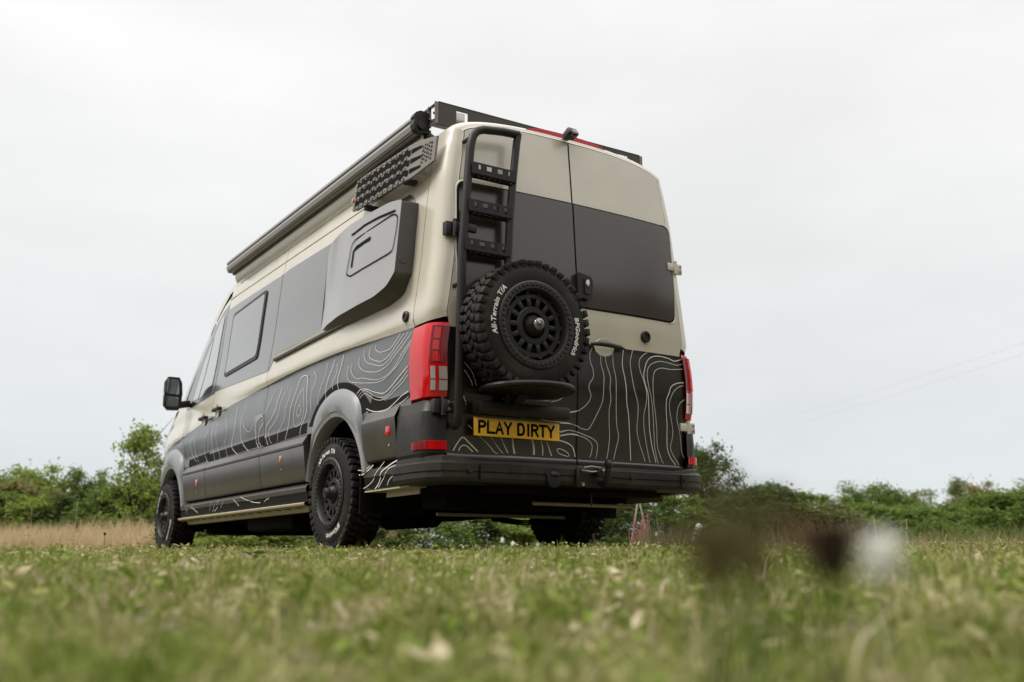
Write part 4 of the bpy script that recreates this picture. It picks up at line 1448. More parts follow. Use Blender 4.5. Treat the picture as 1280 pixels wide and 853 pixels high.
def stroke_ribbon(mb, pts, w, fn, closed=False):
    P = [Vector(p) for p in pts]
    rows = []
    for i, p in enumerate(P):
        d0 = (P[i] - P[i - 1]).normalized() if i else None
        d1 = (P[i + 1] - P[i]).normalized() if i < len(P) - 1 else None
        if d0 is None:
            d0, p = d1, p - d1 * w * .5 * (1 if not closed else 0)
        if d1 is None:
            d1, p = d0, p + d0 * w * .5
        n0, n1 = Vector((-d0.y, d0.x)), Vector((-d1.y, d1.x))
        m = (n0 + n1)
        m = m.normalized() if m.length > 1e-4 else n0
        k = min(1.6, 1 / max(.4, m.dot(n1)))
        rows.append([fn(*(p + m * w / 2 * k)), fn(*(p - m * w / 2 * k))])
    mb.grid(rows)
lt = MB()
xc = PX0 + .036
for ch in 'PLAY DIRTY':
    if ch == ' ':
        xc += .034
        continue
    hgt, wid = .064, .044
    z0 = (PZ0 + PZ1) / 2 - hgt / 2
    for sk in STROKES[ch]:
        stroke_ribbon(lt, [(xc + a * wid, z0 + b * hgt) for a, b in sk], .0158, lambda a, b: (a, -.0680, b))
    xc += (.040 if ch == 'I' else .0605)
lt.build('plate_lettering', 'ink', po, 0)

# --- rear door furniture
k = MB()
k.prism(round_poly([(-.02, 1.60), (.085, 1.585), (.105, 1.70), (.095, 1.745), (-.02, 1.765)], .02), -.045, lambda a, b, h: (a, Yr(a, b) - .002 + h, b))
ko = k.build('door_latch_housing', 'blackp', van, 40)
k = MB()
k.prism(round_poly([(.03, 1.625), (.075, 1.62), (.08, 1.72), (.03, 1.73)], .015), -.006, lambda a, b, h: (a, Yr(a, b) - .048 + h, b))
k.build('latch_button', 'black', ko, 40)
k = MB()
k.prism([(.038, 1.69), (.060, 1.675), (.068, 1.70), (.062, 1.722), (.045, 1.715)], -.003, lambda a, b, h: (a, Yr(a, b) - .0545 + h, b))
k.build('latch_glint', 'white', ko, 0)  # white patch standing in for a pale reflection on the latch
# grab handle with its beige cup
k = MB()
rows = []
for i in range(13):
    a = math.pi * 2 * i / 12
    rows.append([(.225 + .085 * math.cos(a) * q, Yr(.22, 1.3) - .003 - dd, 1.295 + .062 * math.sin(a) * q) for q, dd in ((1, 0), (.93, .004), (.8, -.001), (.0, -.002))])
k.grid(rows)
hc = k.build('handle_recess', 'beige', van, 50)
k = MB()
k.tube([(.10, -.055, 1.302), (.16, -.075, 1.306), (.24, -.075, 1.306), (.34, -.062, 1.303), (.385, -.045, 1.300)], [.010, .016, .016, .014, .008], 10)
k.build('grab_bar', 'black', hc, 40)
k = MB()
k.lathe([(0, .040), (-.014, .040), (-.020, .034), (-.020, .024), (-.012, .022), (-.012, .0)], 24, 'y', c=(.583, Yr(.58, 1.4), 1.408))
k.build('door_lock_cap', 'blackp', van, 40)
# hinges on the right
for z, m_ in ((1.95, 'beige'), (.815, 'beige')):
    k = MB()
    x0 = Wb(z) - .10
    yy = Yr(x0, z)
    k.box((x0 - .02, yy - .014, z), (.07, .018, .055), bev=.004)
    k.box((x0 + .055, yy + .012, z), (.085, .022, .075), bev=.005)
    k.tube([(x0 + .015, yy - .02, z - .045), (x0 + .015, yy - .02, z + .045)], .013, 10)
    h = k.build('door_hinge', m_, van, 40)
    k = MB()
    for dx, dz in ((.045, .018), (.045, -.018), (.08, .018), (.08, -.018)):
        k.lathe([(0, 0), (-.004, .0), (-.004, .008), (0, .009)], 10, 'y', c=(x0 + dx, yy + .001, z + dz))
    k.build('hinge_bolt', 'steel', h, 40)
# carrier hinges on the left (black brackets) with arms to the ladder
for z in (1.92, .815):
    k = MB()
    x0 = -(Wb(z) - .10)
    k.box((x0 - .055, .00, z), (.060, .05, .085), bev=.006)
    k.box((x0 + .005, -.04, z), (.09, .035, .075), bev=.006)
    k.tube([(x0 - .03, -.035, z - .055), (x0 - .03, -.035, z + .055)], .016, 12)
    k.box((x0 + .055, -.075, z), (.08, .03, .05), bev=.005)
    h = k.build('carrier_hinge', 'black', van, 40)
    k = MB()
    for dx, dz in ((-.005, .02), (-.005, -.02), (.025, .02), (.025, -.02)):
        k.lathe([(0, 0), (-.005, .0), (-.005, .009), (0, .010)], 10, 'y', c=(x0 + dx, -.0575, z + dz))
    k.build('hinge_bolt', 'steel', h, 40)
# ladder
L0, L1, L2 = Vector((-.917, -.10, .73)), Vector((-.897, -.10, 1.80)), Vector((-.836, -.085, 2.42))
lad = MB()
arc = [(-.830, -.085, 2.47), (-.815, -.085, 2.525), (-.785, -.085, 2.565), (-.74, -.085, 2.585)]
lad.tube([(-.912, -.04, .70), (-.918, -.08, .71), (-.918, -.10, .75), L1, L2] + [Vector(a) for a in arc] + [(-.60, -.085, 2.605), (-.475, -.085, 2.612)], .027, 14)
lad.tube([(-.478, -.085, 2.615), (-.490, -.085, 2.55), (-.522, -.09, 2.30), (-.552, -.10, 2.05), (-.570, -.10, 1.75), (-.575, -.10, .78)], .025, 14)
for z in (2.52, 1.56):
    xx = float(np.interp(z, [1.56, 2.52], [-.90, -.822]))
    lad.tube([(xx, -.08, z), (xx, 0.02, z)], .014, 10)
lo_ = lad.build('ladder', 'blackp', van, 40)
for z, xl, xr in ((2.300, -.842, -.522), (2.055, -.870, -.552), (1.803, -.897, -.566), (1.50, -.905, -.572), (1.2, -.91, -.573)):
    r_ = MB()
    zs_ = z
    a, b = (xl, zs_), (xr, zs_)
    # channel: perforated front plate built from strips round its slots, and a perforated tread
    n = 4
    W_ = xr - xl
    r_.box(((xl + xr) / 2, -.128, zs_ + .030), (W_, .005, .012))
    r_.box(((xl + xr) / 2, -.128, zs_ - .028), (W_, .005, .020))
    for i in range(n + 1):
        cx = xl + W_ * (i / n)
        r_.box((min(max(cx, xl + .02), xr - .02), -.128, zs_ + .003), (.042, .005, .043))
    for yy in (-.120, -.082, -.066):
        r_.box(((xl + xr) / 2, yy, zs_ - .040), (W_, .012, .005))
    for i in range(2 * n + 1):
        cx = xl + W_ * (i / (2 * n))
        r_.box((min(max(cx, xl + .008), xr - .008), -.098, zs_ - .0395), (.016, .05, .004))
    r_.box(((xl + xr) / 2, -.066, zs_ - .01), (W_, .005, .065))
    r_.build('rung', 'blackp', lo_, 0)
# spare wheel carrier frame
c_ = MB()
c_.bar((-.915, -.085, 1.22), (-.2, -.085, 1.22), .04, .04)
c_.bar((-.915, -.085, 1.40), (-.2, -.085, 1.40), .04, .04)
c_.bar((-.53, -.09, .80), (-.53, -.09, 1.62), .05, .05)
c_.lathe([(0, .0), (0, .10), (-.05, .10), (-.05, 0)], 24, 'y', c=(-.53, -.09, 1.295))
c_.build('wheel_carrier', 'blackp', van, 30)
# round folded table / tray below the wheel and its support box
d_ = MB()
d_.lathe([(.905, 0), (.905, .275), (.912, .288), (.925, .292), (.938, .286), (.942, .27), (.942, 0)], 48, 'z', c=(-.50, -.20, 0))
d_.build('round_tray', 'blackp', van, 40)
d_ = MB()
d_.box((-.47, -.10, .815), (.66, .09, .075), bev=.012)
d_.bar((-.53, -.11, .84), (-.53, -.20, .905), .06, .03)
d_.build('tray_bracket', 'blackp', van, 30)
# brake light and camera at the roof edge
b_ = MB()
rows = []
for i in range(17):
    x = -.33 + .66 * i / 16
    e = math.sqrt(max(0, 1 - (abs(x) / .34) ** 6))
    zt = 2.762 - .012 * (abs(x) / .33) ** 2
    rows.append([(x, .10, zt - .035), (x, .045, zt - .03), (x, .043, zt - .03 + .04 * e), (x, .10, zt - .03 + .046 * e)])
b_.grid(rows)
b_.build('brake_light', 'red', van, 40)
b_ = MB()
b_.box((-.02, -.035, 2.745), (.080, .075, .05), Matrix.Rotation(R(-25), 3, 'X'), bev=.012)
b_.box((-.02, -.005, 2.735), (.05, .07, .03), bev=.006)
bo_ = b_.build('rear_camera', 'rack', van, 40)
b_ = MB()
b_.box((-.015, -.072, 2.735), (.05, .04, .04), Matrix.Rotation(R(-25), 3, 'X'), bev=.008)
b_.build('camera_eye', 'camlens', bo_, 40)
# roof gutter line along the left and right edge
for sgn in (-1, 1):
    b_ = MB()
    b_.tube([(sgn * (Wb(2.44) + .002), y, 2.44) for y in (.25, 1.5, 3.0, 4.4)], .003, 6)
    b_.build('roof_seam', 'sill', van, 40)

# --- roof rack
rk = MB()
RX, RY0, RY1, RZ0, RZ1 = .86, .29, 4.35, 2.745, 2.895
ro_ = MB()
# rear panel made of strips round two lamp cut-outs
def panel_x(mb, y, x0, x1, holes, z0=RZ0, z1=RZ1, th=.006):
    xs = [x0] + [v for h in holes for v in (h[0], h[1])] + [x1]
    for i in range(0, len(xs) - 1, 2):
        mb.box(((xs[i] + xs[i + 1]) / 2, y, (z0 + z1) / 2), (xs[i + 1] - xs[i], th, z1 - z0))
    for a, b, c, d in holes:
        mb.box(((a + b) / 2, y, (z0 + c) / 2), (b - a, th, c - z0))
        mb.box(((a + b) / 2, y, (d + z1) / 2), (b - a, th, z1 - d))
panel_x(ro_, RY0, -RX, RX, [(-.725, -.635, 2.785, 2.865), (.655, .745, 2.785, 2.865)])
ro_.box((0, RY0 + .02, RZ1 + .002), (2 * RX, .05, .006))
rack = ro_.build('roof_rack', 'rack', van, 0)
ro_ = MB()
for sgn in (-1, 1):
    ro_.box((sgn * RX, (RY0 + RY1) / 2 + .12, RZ0 + .095), (.03, RY1 - RY0 - .24, .11), bev=.004)
ro_.box((0, RY1, RZ0 + .075), (2 * RX, .03, .12), bev=.004)
ro_.build('rack_rail', 'rack', rack, 30)
for i in range(9):
    ro_ = MB()
    ro_.box((0, RY0 + .25 + i * .46, RZ1 - .03), (2 * RX - .03, .06, .03), bev=.004)
    ro_.build('cross_bar', 'rack', rack, 30)
for sgn in (-1, 1):
    ro_ = MB()
    # drilled corner plate: outline frame, diagonal and rings
    x = sgn * (RX + .012)
    ro_.bar((x, RY0, RZ0), (x, RY0, RZ1), .006, .030, up=(1, 0, 0))
    ro_.bar((x, RY0, RZ1 - .012), (x, RY0 + .30, RZ1 - .012), .006, .024, up=(1, 0, 0))
    ro_.bar((x, RY0 + .01, RZ0 + .01), (x, RY0 + .30, RZ0 + .01), .006, .020, up=(1, 0, 0))
    ro_.bar((x, RY0 + .02, RZ0 + .02), (x, RY0 + .2, RZ1 - .02), .006, .035, up=(1, 0, 0))
    ro_.bar((x, RY0 + .15, RZ0 + .02), (x, RY0 + .29, RZ1 - .02), .006, .030, up=(1, 0, 0))
    ro_.bar((x, RY0 + .10, RZ0), (x, RY0 + .10, RZ1), .005, .025, up=(1, 0, 0))
    cp = ro_.build('corner_plate', 'board', rack, 0)
    ro_ = MB()
    for yy, zz in ((.03, .13), (.09, .135), (.16, .135), (.03, .08), (.03, .03), (.24, .135), (.11, .07)):
        ro_.lathe([(0, 0), (sgn * .005, 0), (sgn * .005, .008), (0, .009)], 10, 'x', c=(x + sgn * .003, RY0 + yy, RZ0 + zz))
    ro_.build('plate_bolt', 'ink', cp, 30)
    ro_ = MB()
    ro_.box((sgn * .69 - (0 if sgn < 0 else -.01), RY0 + .02, 2.825), (.075, .03, .07), bev=.006)
    ro_.build('rack_lamp', 'clear', rack, 30)
    ro_ = MB()
    for yy in (.5, 1.8, 3.1, 4.1):
        ro_.box((sgn * (RX - .02), yy, 2.71), (.05, .07, .12), bev=.006)
    ro_.build('rack_foot', 'black', rack, 30)

# --- awning on the left roof edge
aw = MB()
AY0, AY1 = .42, 4.36
aprof = [(-.885, 2.700), (-.955, 2.695), (-.985, 2.715), (-.995, 2.745), (-.985, 2.775), (-.992, 2.785), (-.990, 2.80), (-.975, 2.822), (-.945, 2.838), (-.905, 2.838), (-.885, 2.82)]
ap = aprof + [aprof[0]]
aw.grid([[(x, y, z) for x, z in ap] for y in (AY0, 1.7, 3.0, AY1)])
aw.add([(x, AY1, z) for x, z in aprof], [tuple(range(len(aprof)))])
ao = aw.build('awning', 'alu', van, 25)
aw = MB()
aw.bar((-.9885, AY0, 2.781), (-.9885, AY1, 2.781), .006, .010)
aw.bar((-.972, AY0, 2.702), (-.972, AY1, 2.702), .012, .010)
aw.bar((-.905, AY0 + .02, 2.692), (-.905, AY1, 2.692), .05, .02)
aw.build('awning_groove', 'aludark', ao, 0)
aw = MB()
cap = [(x * 1.0 - (.006 if x < -.93 else -.004), z + (.006 if z > 2.76 else -.006)) for x, z in aprof]
aw.prism(cap, -.05, lambda a, b, h: (a, AY0 + h, b))
aw.lathe([(0, .028), (-.02, .026), (-.02, 0)], 18, 'y', c=(-.945, AY0 - .05, 2.735))
aw.build('awning_end_cap', 'blackp', ao, 30)
aw = MB()
aw.grid([[(x, y, z) for x, z in ((-.885, 2.60), (-.905, 2.64), (-.915, 2.70), (-.86, 2.72), (-.82, 2.70))] for y in (.40, 1.7, 3.0, 4.34)])
aw.build('awning_rail', 'beige', ao, 30)
for yy in (.62, 2.0, 3.4, 4.2):
    aw = MB()
    aw.box((-.875, yy, 2.73), (.05, .09, .14), bev=.005)
    aw.build('awning_bracket', 'black', ao, 30)

# --- traction boards on the left side (taupe board with toothed rows)
BC = Vector((-1.035, .70, 2.47))
def bpt(u, v, h):
    """u along the board (rearwards 0..1.08), v up (0..0.28), h outwards"""
    y = 1.29 - u * 1.085
    z = 2.372 + v * .86 + (1.29 - y) * -0.036
    bend = .10 * max(0, (u - .82) / .26) ** 1.5 if u > .82 else (.04 * (1 - u / .16) if u < .16 else 0)
    return (-(1.028 + h) + .10 * (v - .14) + bend * .55, y, z + bend * .25)
tbm = MB()
bo_ = round_poly([(0, .02), (.10, 0), (.92, 0), (1.08, .05), (1.08, .25), (.92, .29), (.10, .29), (0, .26)], .04)
bm_rows = []
nU, nV = 28, 8
def inside_v(u):
    lo = float(np.interp(u, [0, .1, .9, 1.08], [.03, 0, 0, .05]))
    hi = float(np.interp(u, [0, .1, .9, 1.08], [.26, .29, .29, .25]))
    return lo, hi
front, back = [], []
for i in range(nU + 1):
    u = 1.08 * i / nU
    lo, hi = inside_v(u)
    front.append([bpt(u, lo + (hi - lo) * k / nV, .0) for k in range(nV + 1)])
    back.append([bpt(u, lo + (hi - lo) * k / nV, -.016) for k in range(nV + 1)])
tbm.grid(front)
tbm.grid([r for r in back])
for k in (0, nV):
    tbm.grid([[front[i][k], back[i][k]] for i in range(nU + 1)])
for i in (0, nU):
    tbm.grid([front[i], back[i]])
tb_o = tbm.build('traction_board', 'board', van, 40)
# black toothed slots
def sq(i):
    return (0, 1, 1, 0)[i % 4]
for r_ in range(3):
    v0 = .034 + r_ * .082
    sm = MB()
    rows = []
    nn = 36
    for i in range(nn + 1):
        u = .05 + .80 * i / nn
        rows.append([bpt(u, v0 - .004 + .018 * sq(i), .0025), bpt(u, v0 + .046 + .018 * sq(i), .0025)])
    sm.grid(rows)
    sm.build('board_slot', 'ink', tb_o, 0)
    sm = MB()
    sm.grid([[bpt(.86 + .11 * i / 4, v0 + .006 + .008 * i / 4, .0025), bpt(.86 + .11 * i / 4, v0 + .046 - .014 * i / 4, .0025)] for i in range(5)])
    sm.build('board_slot', 'ink', tb_o, 0)
# raised teeth beside the slots
def tooth(c, d, nm='tooth', ml='board'):
    km = MB()
    km.box(c, d, bev=.002)
    km.build(nm, ml, tb_o, 0)
for r_ in range(4):
    for i in range(11):
        u = .073 + .80 * i / 11
        tooth(bpt(u, .016 + r_ * .084, .003), (.012, .022, .020))
for i in range(3):
    for k in range(5):
        tooth(bpt(.975 + i * .036, .085 + k * .032, .003), (.010, .014, .012))
for r_ in range(4):
    for i in range(11):
        tooth(bpt(.037 + .80 * i / 11, .016 + r_ * .084, .0012), (.004, .010, .010), 'board_hole', 'ink')
for k in range(5):
    for i in range(2):
        tooth(bpt(.993 + i * .036, .10 + k * .030, .0012), (.004, .012, .011), 'board_hole', 'ink')
km = MB()
for yy in (1.05, .45):
    km.box((-.965, yy, 2.36), (.11, .05, .03))
    km.tube([(-.93, yy, 2.46), (-1.02, yy, 2.46)], .014, 10)
km.build('board_mount', 'black', tb_o, 30)
km = MB()
km.lathe([(-.02, .018), (-.03, .016), (-.03, 0)], 14, 'x', c=(-1.03, 1.19, 2.45))
km.build('board_pin', 'orange', tb_o, 30)

# --- sleeping pod ("flare") on the left rear side
def pod_off(y):
    return float(np.interp(y, [.345, .9, 1.25, 1.55, 1.80], [.125, .118, .10, .055, .004]))
FACE = round_poly([(.345, 1.70), (.36, 2.195), (.55, 2.235), (1.81, 2.325), (1.86, 2.25), (1.79, 1.60), (1.60, 1.605), (1.10, 1.60), (.62, 1.60), (.44, 1.63)], [.015, .02, .05, .02, .05, .01, .05, .1, .06, .04])
def pod_fn(off):
    return lambda y, z, d: (-(Wb(z) + pod_off(y) + off - d), y, z)
pod = patch('sleeping_pod', FACE, pod_fn(0), 'flare', van, 0.06, 0.06, skirt=0)
cyp, czp = .95, 1.95
ed = MB()
def wall_pt(p):
    y, z = p
    # base outline on the wall: slightly larger below and behind
    zz = z - (.055 if z < 1.66 else .0)
    return (-(Wb(zz) - .004), max(y, .345) - (.0), zz)
ed.grid([[(-(Wb(z) + pod_off(y)), y, z) for y, z in FACE + [FACE[0]]], [(-(Wb(z) + pod_off(y) * .93), y + (.004 if y > .5 else -.004), z - .006) for y, z in FACE + [FACE[0]]], [wall_pt(p) for p in FACE + [FACE[0]]]])
ed.build('pod_edge', 'podshade', pod, 25)
k = MB()
k.lathe([(0, .0), (-.004, .0), (-.004, .026), (.0, .029)], 20, 'y', c=(-1.072, .3435, 1.79))
k.build('pod_plug', 'podshade', pod, 30)
# printed hatch outline and mark on the pod, plus a slot shadow drawn flat
POD_LINES = ([(1181,1930),(1187,1892),(1108,1859),(940,1855),(459,1854),(409,1865),(383,2002),(386,2076),(415,2107),(485,2125),(1089,2123),(1150,2101)], [(1100,1922),(1096,2039),(1050,2053),(799,2053)], [(1177,2182),(943,2186),(703,2172),(436,2140)])
HATCH, MARK, SLOT = POD_LINES
def loop_ribbon(name, pts, w, parent, material='ink', closed=True, off=.0045):
    c = [Vector((a / 1000, b / 1000)) for a, b in pts]
    if closed:
        c = [Vector(p) for p in round_poly([tuple(p) for p in c], .02, 4)]
        c.append(c[0])
    mb = MB()
    f = pod_fn(off)
    rows = []
    for i, p in enumerate(c):
        if closed:
            d = c[(i + 1) % (len(c) - 1)] - c[i - 1 if i else -2]
        else:
            d = c[min(i + 1, len(c) - 1)] - c[max(i - 1, 0)]
        d = d.normalized() if d.length > 1e-6 else Vector((1, 0))
        nn = Vector((-d.y, d.x)) * w / 2
        rows.append([f(p.x + nn.x, p.y + nn.y, 0), f(p.x - nn.x, p.y - nn.y, 0)])
    mb.grid(rows)
    return mb.build(name, material, parent, 0)
loop_ribbon('hatch_outline', HATCH, .010, pod)
loop_ribbon('hatch_mark', MARK, .028, pod, closed=False)
loop_ribbon('pod_slot_shadow', SLOT, .016, pod, closed=False)  # flat dark ribbon drawn for the shadow in the top slot

# --- wing mirrors
for sgn in (-1, 1):
    m = MB()
    prof = [(1.15, 1.43, .07), (1.13, 1.47, .115), (1.12, 1.6, .125), (1.13, 1.71, .115), (1.16, 1.765, .08)]
    rows = []
    for x0, z, dp in prof:
        x1 = 1.30 - (.03 if z in (1.43, 1.765) else 0)
        rows.append([(sgn * x, 5.20 + y, z) for x, y in ((x0, 0), (x0 - .005, dp * .5), (x0 + .03, dp), (x0 + .10, dp * 1.15), (x1 - .03, dp * .9), (x1, dp * .35), (x1 - .008, 0), (x0, 0))])
    m.grid(rows)
    m.add([r for r in rows[0][:-1]], [tuple(range(7))])
    m.add([r for r in rows[-1][:-1]], [tuple(range(7))])
    m.box((sgn * 1.085, 5.26, 1.50), (.13, .06, .07), Matrix.Rotation(R(sgn * 12), 3, 'Y'), bev=.012)
    mo = m.build('wing_mirror', 'blackp', van, 40)
    m = MB()
    m.prism(round_poly([(1.155, 1.585), (1.285, 1.59), (1.28, 1.745), (1.165, 1.74)], .02), -.004, lambda a, b, h: (sgn * a, 5.196 + h, b))
    m.prism(round_poly([(1.16, 1.455), (1.28, 1.46), (1.285, 1.565), (1.155, 1.56)], .02), -.004, lambda a, b, h: (sgn * a, 5.196 + h, b))
    m.build('mirror_glass', 'glass', mo, 0)
    m = MB()
    m.grid([[(sgn * x, 5.20 + y, z) for x, y in ((1.20, .128), (1.25, .128), (1.275, .105), (1.305, .045), (1.303, .0))] for z in (1.562, 1.60)])
    m.build('mirror_stripe', 'beige', mo, 40)

# --- wheels
def text_mesh(body, size, extrude=0.0):
    cu = bpy.data.curves.new('t', 'FONT')
    cu.body = body
    cu.size = size
    cu.align_x = 'CENTER'
    cu.offset = 0.0013
    cu.shear = 0.15
    cu.space_character = 1.06
    cu.resolution_u = 2
    o = bpy.data.objects.new('t', cu)
    COL.objects.link(o)
    dg = bpy.context.evaluated_depsgraph_get()
    me = bpy.data.meshes.new_from_object(o.evaluated_get(dg))
    v = [q.co.copy() for q in me.vertices]
    f = [tuple(p.vertices) for p in me.polygons]
    bpy.data.objects.remove(o)
    return v, f

def build_tyre():
    """axis x, outer face towards -x; sidewall plane at x=0, tyre spans x 0..0.25"""
    t = MB()
    tw = .25
    prof = [(.030, .216), (.012, .228), (.003, .25), (.000, .285), (.004, .325), (.016, .352), (.030, .364), (.125, .367), (.22, .364), (.234, .352), (.246, .325), (.25, .285), (.247, .25), (.238, .228), (.22, .216)]
    t.lathe(prof, 72, 'x')
    nb = 42
    for i in range(nb):
        a = 2 * math.pi * i / nb
        def blk(x, w, ang, rad, L, H, tw_=0.0):
            er = Vector((0, math.cos(a + ang), math.sin(a + ang)))
            et = Vector((0, -math.sin(a + ang), math.cos(a + ang)))
            rot = Matrix((Vector((1, 0, 0)), et, er)).transposed() @ Matrix.Rotation(tw_, 3, 'Z')
            t.box(Vector((x, 0, 0)) + er * rad, (w, L, H), rot, bev=.0025)
        st_ = 2 * math.pi / nb
        # shoulder lugs wrap down the sidewall
        blk(.030, .050, 0, .369 + (.004 if i % 2 else 0), .040, .026, .12)
        blk(.220, .050, st_ * .5, .369 + (.004 if i % 2 else 0), .040, .026, .12)
        blk(.017, .016, 0, .353, .036 if i % 2 else .028, .026)
        blk(.233, .016, st_ * .5, .353, .036 if i % 2 else .028, .026)
        # centre blocks
        blk(.083, .046, st_ * .25, .374, .033, .022, .5)
        blk(.125, .036, st_ * .70, .375, .037, .020, -.5)
        blk(.167, .046, st_ * .35, .374, .033, .022, .5)
    return t
def build_rim():
    r_ = MB()
    # beadlock ring, barrel
    r_.lathe([(.020, .219), (.006, .246), (-.004, .248), (-.010, .240), (-.010, .206), (-.002, .200), (.020, .197), (.06, .190), (.11, .186), (.22, .20)], 72, 'x', mi=1)
    r_.lathe([(.12, .188), (.12, 0)], 48, 'x', mi=0)
    # spoked centre: rings and spokes leave real openings
    r_.lathe([(.085, .190), (.042, .186), (.032, .178), (.032, .156), (.040, .151), (.065, .150)], 60, 'x', mi=0)
    r_.lathe([(.065, .112), (.036, .110), (.030, .102), (.030, .075), (.050, .066), (.085, .062)], 60, 'x', mi=0)
    n = 14
    for i in range(n):
        a = 2 * math.pi * i / n
        er = Vector((0, math.cos(a), math.sin(a)))
        et = Vector((0, -math.sin(a), math.cos(a)))
        rot = Matrix((Vector((1, 0, 0)), et, er)).transposed()
        r_.box(Vector((.044, 0, 0)) + er * .131, (.026, .028, .048), rot, bev=.004)
        r_.box(Vector((.032, 0, 0)) + er * .185, (.012, .022, .012), rot, bev=.002)
    # hub
    r_.lathe([(.09, .068), (.030, .060), (.018, .052), (.008, .046), (.0, .040), (.0, 0)], 36, 'x', mi=0)
    for i in range(6):
        a = 2 * math.pi * i / 6 + .3
        r_.lathe([(.05, .010), (.036, .010), (.034, .006), (.034, 0)], 10, 'x', mi=2, c=(0, .086 * math.cos(a), .086 * math.sin(a)))
    nb = 24
    for i in range(nb):
        a = 2 * math.pi * i / nb
        er = Vector((0, math.cos(a), math.sin(a)))
        et = Vector((0, -math.sin(a), math.cos(a)))
        rot = Matrix((Vector((1, 0, 0)), et, er)).transposed()
        r_.lathe([(-.010, .0085), (-.015, .0085), (-.0165, .006), (-.0165, 0)], 8, 'x', mi=2, c=(0, .224 * math.cos(a), .224 * math.sin(a)))
        r_.box(Vector((-.011, 0, 0)) + (Vector((0, math.cos(a + .13), math.sin(a + .13)))) * .224, (.005, .024, .020), Matrix((Vector((1, 0, 0)), Vector((0, -math.sin(a + .13), math.cos(a + .13))), Vector((0, math.cos(a + .13), math.sin(a + .13))))).transposed(), bev=.0015, mi=0)
    return r_
tyre_o = build_tyre().build('tyre', 'rubber', None, 30)
rim_o = build_rim().build('rim', None, None, 30, mats=['rim', 'rimring', 'black'])
cap_mb = MB()
cap_mb.lathe([(.006, .038), (-.022, .038), (-.032, .032), (-.034, .0)], 28, 'x')
cap_o = cap_mb.build('hub_cap', 'chrome', None, 40)
em = MB()   # dark emblem marks on the cap
for (y0, z0, y1, z1) in ((-.016, .012, -.006, -.014), (-.006, -.014, .002, .006), (.002, .006, .010, -.014), (.010, -.014, .018, .012), (-.018, .014, .0, .018)):
    em.bar((-.0343, y0, z0), (-.0343, y1, z1), .003, .004, up=(1, 0, 0))
em_o = em.build('cap_emblem', 'black', None, 0)
let_os = []
for body, ang, size in (('All-Terrain T/A', 167, .041), ('BFGoodrich', -8, .041)):
    lt = MB()
    v, f = text_mesh(body, size)
    vv_ = []
    for q in v:
        rad = .276 + q.y * 1.05
        th = R(ang) - q.x / .292 * 1.12
        # seen from the outer side (-x): picture right is local -y
        vv_.append((-.0015 if rad < .30 else .0005, -rad * math.cos(th), rad * math.sin(th)))
    lt.add(vv_, f)
    let_os.append(lt.build('tyre_lettering', 'white', None, 0))
wring = MB()      # hub carrier mesh: disc brake behind the rim
wring.lathe([(.13, .05), (.13, .155), (.15, .155), (.15, .05)], 40, 'x')
wring.tube([(.05, 0, 0), (.3, 0, 0)], .05, 14)
hub_o = wring.build('wheel', 'under', None, 30)
def place_wheel(name, loc, rz, roll, bright=False):
    base = bpy.data.objects.new(name, hub_o.data)
    link(base, van)
    base.location = loc
    base.rotation_euler = (0, 0, rz)
    for nm, src in (('tyre', tyre_o), ('rim', rim_o), ('hub_cap', cap_o), ('cap_emblem', em_o), ('tyre_lettering', let_os[0]), ('tyre_lettering', let_os[1])):
        o = bpy.data.objects.new(nm, src.data)
        COL.objects.link(o)
        o.parent = base
        o.rotation_euler = (roll, 0, 0)
        if nm == 'hub_cap' and not bright:
            o.material_slots[0].link = 'OBJECT'
            o.material_slots[0].material = M['rimring']
    return base
place_wheel('wheel', (-WHX, YA, TR), 0, 1.1)
place_wheel('wheel', (-WHX, YF, TR), 0, 0.4)
place_wheel('wheel', (WHX, YA, TR), math.pi, 2.0)
place_wheel('wheel', (WHX, YF, TR), math.pi, 0.9)
sp = place_wheel('spare_wheel', (-.53, -.352, 1.295), R(90), 0.0, True)
sp.scale = (1.0, 1.04, 1.04)
for c_ in sp.children:
    if c_.name.startswith('rim'):
        c_.scale = (1, 1.04, 1.04)
sp['label'] = 'spare wheel with white tyre lettering on the rear door carrier'
for o in [tyre_o, rim_o, cap_o, em_o, hub_o] + let_os:
    bpy.data.objects.remove(o)

# --- underbody
ub = MB()
ub.box((0, 3.3, .50), (1.75, 6.2, .30))
ub.build('floor_pan', 'under', van, 0)
ub = MB()
for s_ in (-1, 1):
    ub.box((s_ * .48, 3.2, .345), (.09, 6.1, .10))
ub.build('chassis_rail', 'under', van, 0)
ub = MB()
ub.box((-.62, 3.2, .30), (.50, 1.1, .24), bev=.04)
ub.build('fuel_tank', 'under', van, 40)
ub = MB()
ub.box((.1, 4.6, .29), (.9, .9, .22), bev=.05)
ub.box((-.1, 5.6, .30), (1.0, .7, .2), bev=.05)
ub.build('engine_tray', 'under', van, 40)
ub = MB()
ub.tube([(-1.0, YA, TR), (1.0, YA, TR)], .055, 14)
ub.lathe([(-.17, .05), (-.13, .11), (0, .145), (.13, .11), (.17, .05)], 20, 'x', c=(0, YA, TR - .02))
ub.build('rear_axle', 'under', van, 40)
ub = MB()
ub.tube([(-.9, YF, TR), (.9, YF, TR)], .04, 12)
ub.tube([(.0, YA, TR), (.0, 4.4, .42)], .04, 12)
ub.build('drive_shaft', 'under', van, 40)
